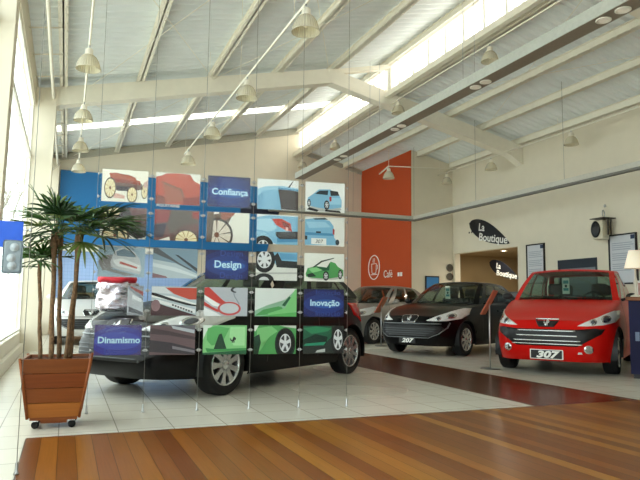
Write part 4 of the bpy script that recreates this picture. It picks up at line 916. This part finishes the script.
def boutique(label, x, y0, z0, L, Hh, ang, hang=None):
    t = thing('shop_sign', label, 'sign', (x, y0, z0), 0, None)
    M = basis((0, 0, 0), (0, -cos(ang), -sin(ang)), (-1, 0, 0), (0, -sin(ang), cos(ang)))
    q = MB(); q.prism([(a, b) for a, b in leaf_poly(L, Hh)], -.03, .0, 'xz', M); q.obj('board', mat('sign_black', '#15171F', .4), t)
    T = basis((0, 0, 0), (0, -1, 0), (0, -.0, 1), (-1, 0, 0))
    for s, yy, zz in (('La', .42*L/1.85, -.25*L/1.85), ('Boutique', .42*L/1.85, -.52*L/1.85)):
        me = text(s, .29*L/1.85, whitep, basis((-.004, -yy, zz), (0, -cos(.16), -sin(.16)), (0, -sin(.16), cos(.16)), (-1, 0, 0)), t, 'lettering', align='LEFT', sx=1.15 if len(s) > 2 else 1., off=.006)
    return t
s = boutique('large black leaf shaped La Boutique sign on the right wall', XR-.01, 15.2, 3.40, 1.95, .55, .40)
q = MB()
for y in (-.12, -.0): q.ell((0, y+.0, -.28), (.015, .025, .03), 8, 6)  # two small black knobs at the left end of the sign
q.obj('black_knob', black, s)
boutique('smaller leaf shaped La Boutique sign inside the shop opening', 12.2, 15.85, 2.32, 1.45, .42, .40)
def poster(label, y0, y1, z0, z1):
    t = thing('framed_poster', label, 'poster', (XR-.02, (y0+y1)/2, z0)); w_, h_ = y0-y1, z1-z0
    q = MB()
    for a, b in (((-w_/2, 0), (w_/2, .03)), ((-w_/2, h_-.03), (w_/2, h_)), ((-w_/2, 0), (-w_/2+.03, h_)), ((w_/2-.03, 0), (w_/2, h_))): q.box((-.025, a[0], a[1]), (.018, b[0], b[1]))
    q.obj('frame', black, t)
    q = MB(); q.box((-.005, -w_/2+.02, .02), (.01, w_/2-.02, h_-.02)); pp = q.obj('sheet', mat('poster_paper', '#C9CCD2', .5, var=.02), t)
    q = MB(); r = random.Random(int(y0*10))
    for k in range(15):
        z = h_-.16-k*.045
        if k in (0, 5, 10): continue
        q.box((-.007, -w_/2+.06+r.uniform(0, .1), z), (-.005, w_/2-.08, z+.016))
    q.obj('print_line', mat('print_grey', '#9BA2B0', .6), pp)
    q = MB(); q.box((-.007, -w_/2+.05, h_-.13), (-.005, -w_/2+.15, h_-.04)); q.obj('corner_mark', mat('print_navy', '#2A3A5A', .6), pp)
poster('framed poster on the right wall beside the shop opening', 12.73, 12.08, 1.52, 2.54)
poster('framed poster on the right wall behind the white table lamp', 10.1, 9.38, 1.45, 2.53)
t = thing('stage_projector', 'beige projector lamp clamped on a bracket high on the right wall', 'projector', (10.75, 10.1, 2.62))
q = MB(); M = Matrix.Rotation(.25, 4, 'Z'); q.box((-.12, -.12, -.20), (.15, .13, .22), M, bev=.03); q.obj('housing', mat('beige_case', '#D2CBB4', .5), t)
q = MB(); q.lathe([(0, 0), (.13, 0), (.14, .03), (.12, .05), (0, .045)], 24, M @ Matrix.Translation((-.11, .04, .02)) @ Matrix.Rotation(-pi/2, 4, 'Y') @ Matrix.Diagonal((1.3, .75, 1, 1))); q.obj('lens_hood', black, t)
q = MB(); q.box((-.1, -.2, .26), (.24, .2, .28)); q.box((.04, -.17, -.1), (.07, -.14, .27)); q.box((.12, -.17, -.1), (.15, -.14, .27)); q.obj('bracket', mat('bracket_dark', '#4A463E', .5), t)
q = MB(); q.tube([(.1+.09*sin(a), .09*sin(a)*.6, .37-.09*cos(a)) for a in [k*5.2/14 for k in range(15)]], .013, 6); q.tube([(.1, 0, .28), (.24, 0, .28)], .012); q.ell((.15, 0, .56), (.03, .03, .035)); q.obj('clamp', alu, t)
# shop interior lamps and a low counter
for n, (x, y) in enumerate(((12.0, 14.9), (12.1, 13.55), (13.2, 13.4))):
    t = thing('ceiling_lamp', ('round shop ceiling lamp at the left above the inner sign', 'round shop ceiling lamp nearest the opening edge', 'round shop ceiling lamp deepest in the shop')[n], 'lamp', (x, y, 2.62), 0, 'shop ceiling lamps')
    q = MB(); q.lathe([(.09, 0), (.11, -.02), (.085, -.03), (.08, -.015)], 24); q.obj('rim', white, t)
    q = MB(); q.disc((0, 0, -.02), .085, 24); q.obj('diffuser', mat('lamp_glow', '#FFF6DE', .4, emit='#FFF0CC', estr=30), t)
    la = bpy.data.lights.new('lamp_light', 'AREA'); la.shape = 'DISK'; la.size = .16; la.energy = 26; la.color = (1, .9, .72)
    lo = bpy.data.objects.new('lamp_light', la); COL.objects.link(lo); lo.parent = t; lo.location = (0, 0, -.04)
t = thing('shop_counter', 'low grey blue counter inside the shop opening', 'counter', (12.9, 14.6, 0))
q = MB(); q.box((-.3, -1.9, 0), (.3, 1.9, 1.35)); q.obj('front', mat('counter_grey', '#7C838C', .6), t); q = MB(); q.box((-.36, -1.95, 1.35), (.36, 1.95, 1.4)); q.obj('top', mat('counter_top', '#5E646C', .4), t)

# ================================================================== FLOOR THINGS
def price_stand(label, x, y, zt):
    t = thing('price_stand', label, 'stand', (x, y, 0), 0, 'price stands beside the show cars')
    q = MB(); q.lathe([(0, 0), (.15, 0), (.15, .008), (.14, .012), (.02, .016), (0, .016)], 28); q.obj('base', mat('stand_base', '#6A6A66', .35, .7), t)
    q = MB(); q.tube([(0, 0, .01), (0, 0, zt-.2)], .011, 10); q.obj('pole', alu, t)
    u = Vector((.21, -.08, .40)).normalized(); v = Vector((.74, .66, 0)).normalized(); n_ = u.cross(v).normalized()
    M = basis((.0, 0, zt-.2), u, v, n_)
    q = MB(); q.box((-.21, -.16, -.012), (.21, .16, .012), M, bev=.005); bd = q.obj('sign_board', mat('orange_board', '#9A4422', .5), t)
    q = MB(); q.box((-.19, -.14, -.0145), (.19, .14, -.0125), M); q.obj('sheet', mat('orange_sheet', '#A85A34', .5), bd)
price_stand('price stand with a slanted orange board left of the red car', 5.99, 7.80, 1.2)
price_stand('price stand with a slanted orange board between the grey and black cars', 6.81, 12.86, 1.15)
t = thing('reception_counter', 'dark blue counter with a wooden top beside the red car', 'counter', (7.075, 6.22, 0), .635)
q = MB(); q.box((0, -.75, .06), (1.08, 0, 1.04)); q.obj('body', mat('counter_blue', '#14153A', .5, var=.15, scale=3, spec=.2), t)
q = MB(); q.box((.03, -.72, 0), (1.05, -.03, .06)); q.obj('plinth', black, t)
q = MB(); q.box((-.03, -.78, 1.04), (1.11, .03, 1.09), bev=.008); q.obj('top', wood_mat('counter_wood', .2, ['#7A4A2A', '#86542F'], .35), t)
q = MB(); q.box((-.004, -.12, .5), (0, -.07, .62)); q.obj('label_strip', mat('label_pale', '#6A7690', .5), t)
t = thing('table_lamp', 'white shaded table lamp on the dark blue counter', 'lamp', (7.32, 6.30, 1.09))
q = MB(); q.lathe([(0, 0), (.075, 0), (.07, .02), (.02, .04), (.014, .12), (.03, .2), (.014, .28), (.012, .44), (0, .44)], 24); q.obj('base', mat('lamp_ceramic', '#CFC8B8', .4), t)
q = MB(); q.lathe([(.14, .40), (.075, .65), (.072, .65), (.136, .40)], 32, closed=True); q.obj('lamp_shade', mat('lamp_linen', '#F1E6D2', .8, emit='#FFE8C8', estr=.25), t)
t = thing('photo_frame', 'small white photo frame standing on the counter under the lamp', 'frame', (7.58, 6.40, 1.09), .7)
q = MB(); M = Matrix.Rotation(-.15, 4, 'Y'); q.box((0, -.09, 0), (.015, .09, .24), M); q.obj('frame', whitep, t); q = MB(); q.box((-.002, -.065, .03), (0, .065, .21), M); q.obj('picture', mat('photo_pink', '#C89890', .4, var=.3, scale=12), t)
# near hanging cable with its two cards at the left edge
t = thing('hanging_cable', 'lone near steel cable at the left edge holding the blue card', 'cable', (-.2, 3.793, 0))
q = MB(); q.tube([(0, 0, 0), (0, 0, zL(-.2)+.33)], .002, 6); q.obj('wire', steel, t)
q = MB(); q.lathe([(0, 0), (.014, 0), (.014, .012), (.008, .02), (.008, .06), (.004, .07)], 12); q.obj('floor_anchor', alu, t)
t = thing('hanging_card', 'plain bright blue hanging card at the left edge', 'card', (-.24, 3.793, 1.225))
q = MB(); q.box((-.36, -.003, 0), (0, .003, .145)); q.obj('card', mat('card_blue', '#1554C8', .4), t); q = MB(); q.tube([(0, 0, .1), (.037, 0, .1)], .004, 6); q.tube([(.037, 0, .09), (.037, 0, .11)], .008, 8); q.obj('cable_clamp', alu, t)
t = thing('hanging_card', 'grey hanging card with three round lamps under the blue card', 'card', (-.235, 3.79, 1.08))
q = MB(); q.box((-.10, -.006, 0), (0, .004, .185), bev=.012); q.obj('card', mat('card_grey', '#7C8890', .3, var=.2, scale=20), t)
for x, z in ((-.042, .145), (-.055, .085), (-.05, .042)):
    q = MB(); M = Matrix.Translation((x, -.006, z)) @ Matrix.Rotation(pi/2, 4, 'X'); q.lathe([(0, .008), (.014, .007), (.016, .003), (.022, .004), (.024, 0)], 20, M); q.obj('round_lamp', mat('lamp_white_card', '#A4ACB2', .2), t)
q = MB(); q.tube([(-.0, 0, .15), (.033, 0, .15)], .004, 6); q.obj('cable_clamp', alu, t)
# bare tree outside the glass
q = MB(); rb = random.Random(5)
def branch(p, d, L, r, n):
    pts = [p]; dd = d.copy()
    for k in range(4): dd = (dd+Vector((rb.uniform(-.25, .25), rb.uniform(-.25, .25), rb.uniform(-.1, .2)))).normalized(); pts.append(pts[-1]+dd*L/4)
    q.tube(pts, [r*(1-.12*k) for k in range(5)], 6)
    if n:
        for k in range(3 if n > 1 else 4): branch(pts[rb.choice((2, 3, 4))], (dd+Vector((rb.uniform(-.9, .9), rb.uniform(-.9, .9), rb.uniform(-.3, .6)))).normalized(), L*.68, r*.55, n-1)
branch(Vector((-2.3, 16, -.15)), Vector((0, 0, 1)), 2.4, .07, 4)
tag(q.obj('bare_tree', mat('grey_bark', '#8E8A80', .9, bump=.3)), 'bare branched tree outside the left windows', 'tree')

# ================================================================== LIGHT, CAMERA
w = bpy.data.worlds.new('World'); SC.world = w; w.use_nodes = True
nt = w.node_tree; bg = nt.nodes['Background']          # hazy bright sky, brightest on the sun's side (+x)
tc = nt.nodes.new('ShaderNodeTexCoord'); dp = nt.nodes.new('ShaderNodeVectorMath'); dp.operation = 'DOT_PRODUCT'; dp.inputs[1].default_value = (.88, .05, .47)
nt.links.new(tc.outputs['Generated'], dp.inputs[0])
mr = nt.nodes.new('ShaderNodeMapRange'); mr.inputs['From Min'].default_value = .1; mr.inputs['From Max'].default_value = .95; mr.inputs['To Min'].default_value = 4.; mr.inputs['To Max'].default_value = 6.
nt.links.new(dp.outputs['Value'], mr.inputs['Value']); nt.links.new(mr.outputs['Result'], bg.inputs['Strength'])
cr = nt.nodes.new('ShaderNodeValToRGB'); nt.links.new(dp.outputs['Value'], cr.inputs['Fac']); cr.color_ramp.elements[0].color = (.97, .99, 1., 1); cr.color_ramp.elements[1].color = (1., .93, .80, 1)
nt.links.new(cr.outputs['Color'], bg.inputs['Color'])
cam = bpy.data.cameras.new('Camera'); co = bpy.data.objects.new('Camera', cam); COL.objects.link(co); SC.camera = co
yaw, pit, rol = radians(22.2), radians(5.995), radians(.718)
fw = Vector((sin(yaw)*cos(pit), cos(yaw)*cos(pit), sin(pit))); rt = Vector((cos(yaw), -sin(yaw), 0)); up = rt.cross(fw)
r2 = rt*cos(rol)+up*sin(rol); u2 = -rt*sin(rol)+up*cos(rol)
co.matrix_world = basis((0, 0, .93), r2, u2, -fw)
cam.sensor_width = 36; cam.lens = 617.6*36/640; cam.clip_end = 200
SC.cycles.use_denoising = True; SC.cycles.max_bounces = 10; SC.cycles.diffuse_bounces = 6; SC.cycles.transparent_max_bounces = 24
SC.cycles.sample_clamp_indirect = 6
vs = SC.view_settings; vs.view_transform = 'Standard'; vs.look = 'None'; vs.gamma = 1; vs.use_curve_mapping = False; vs.exposure = .04
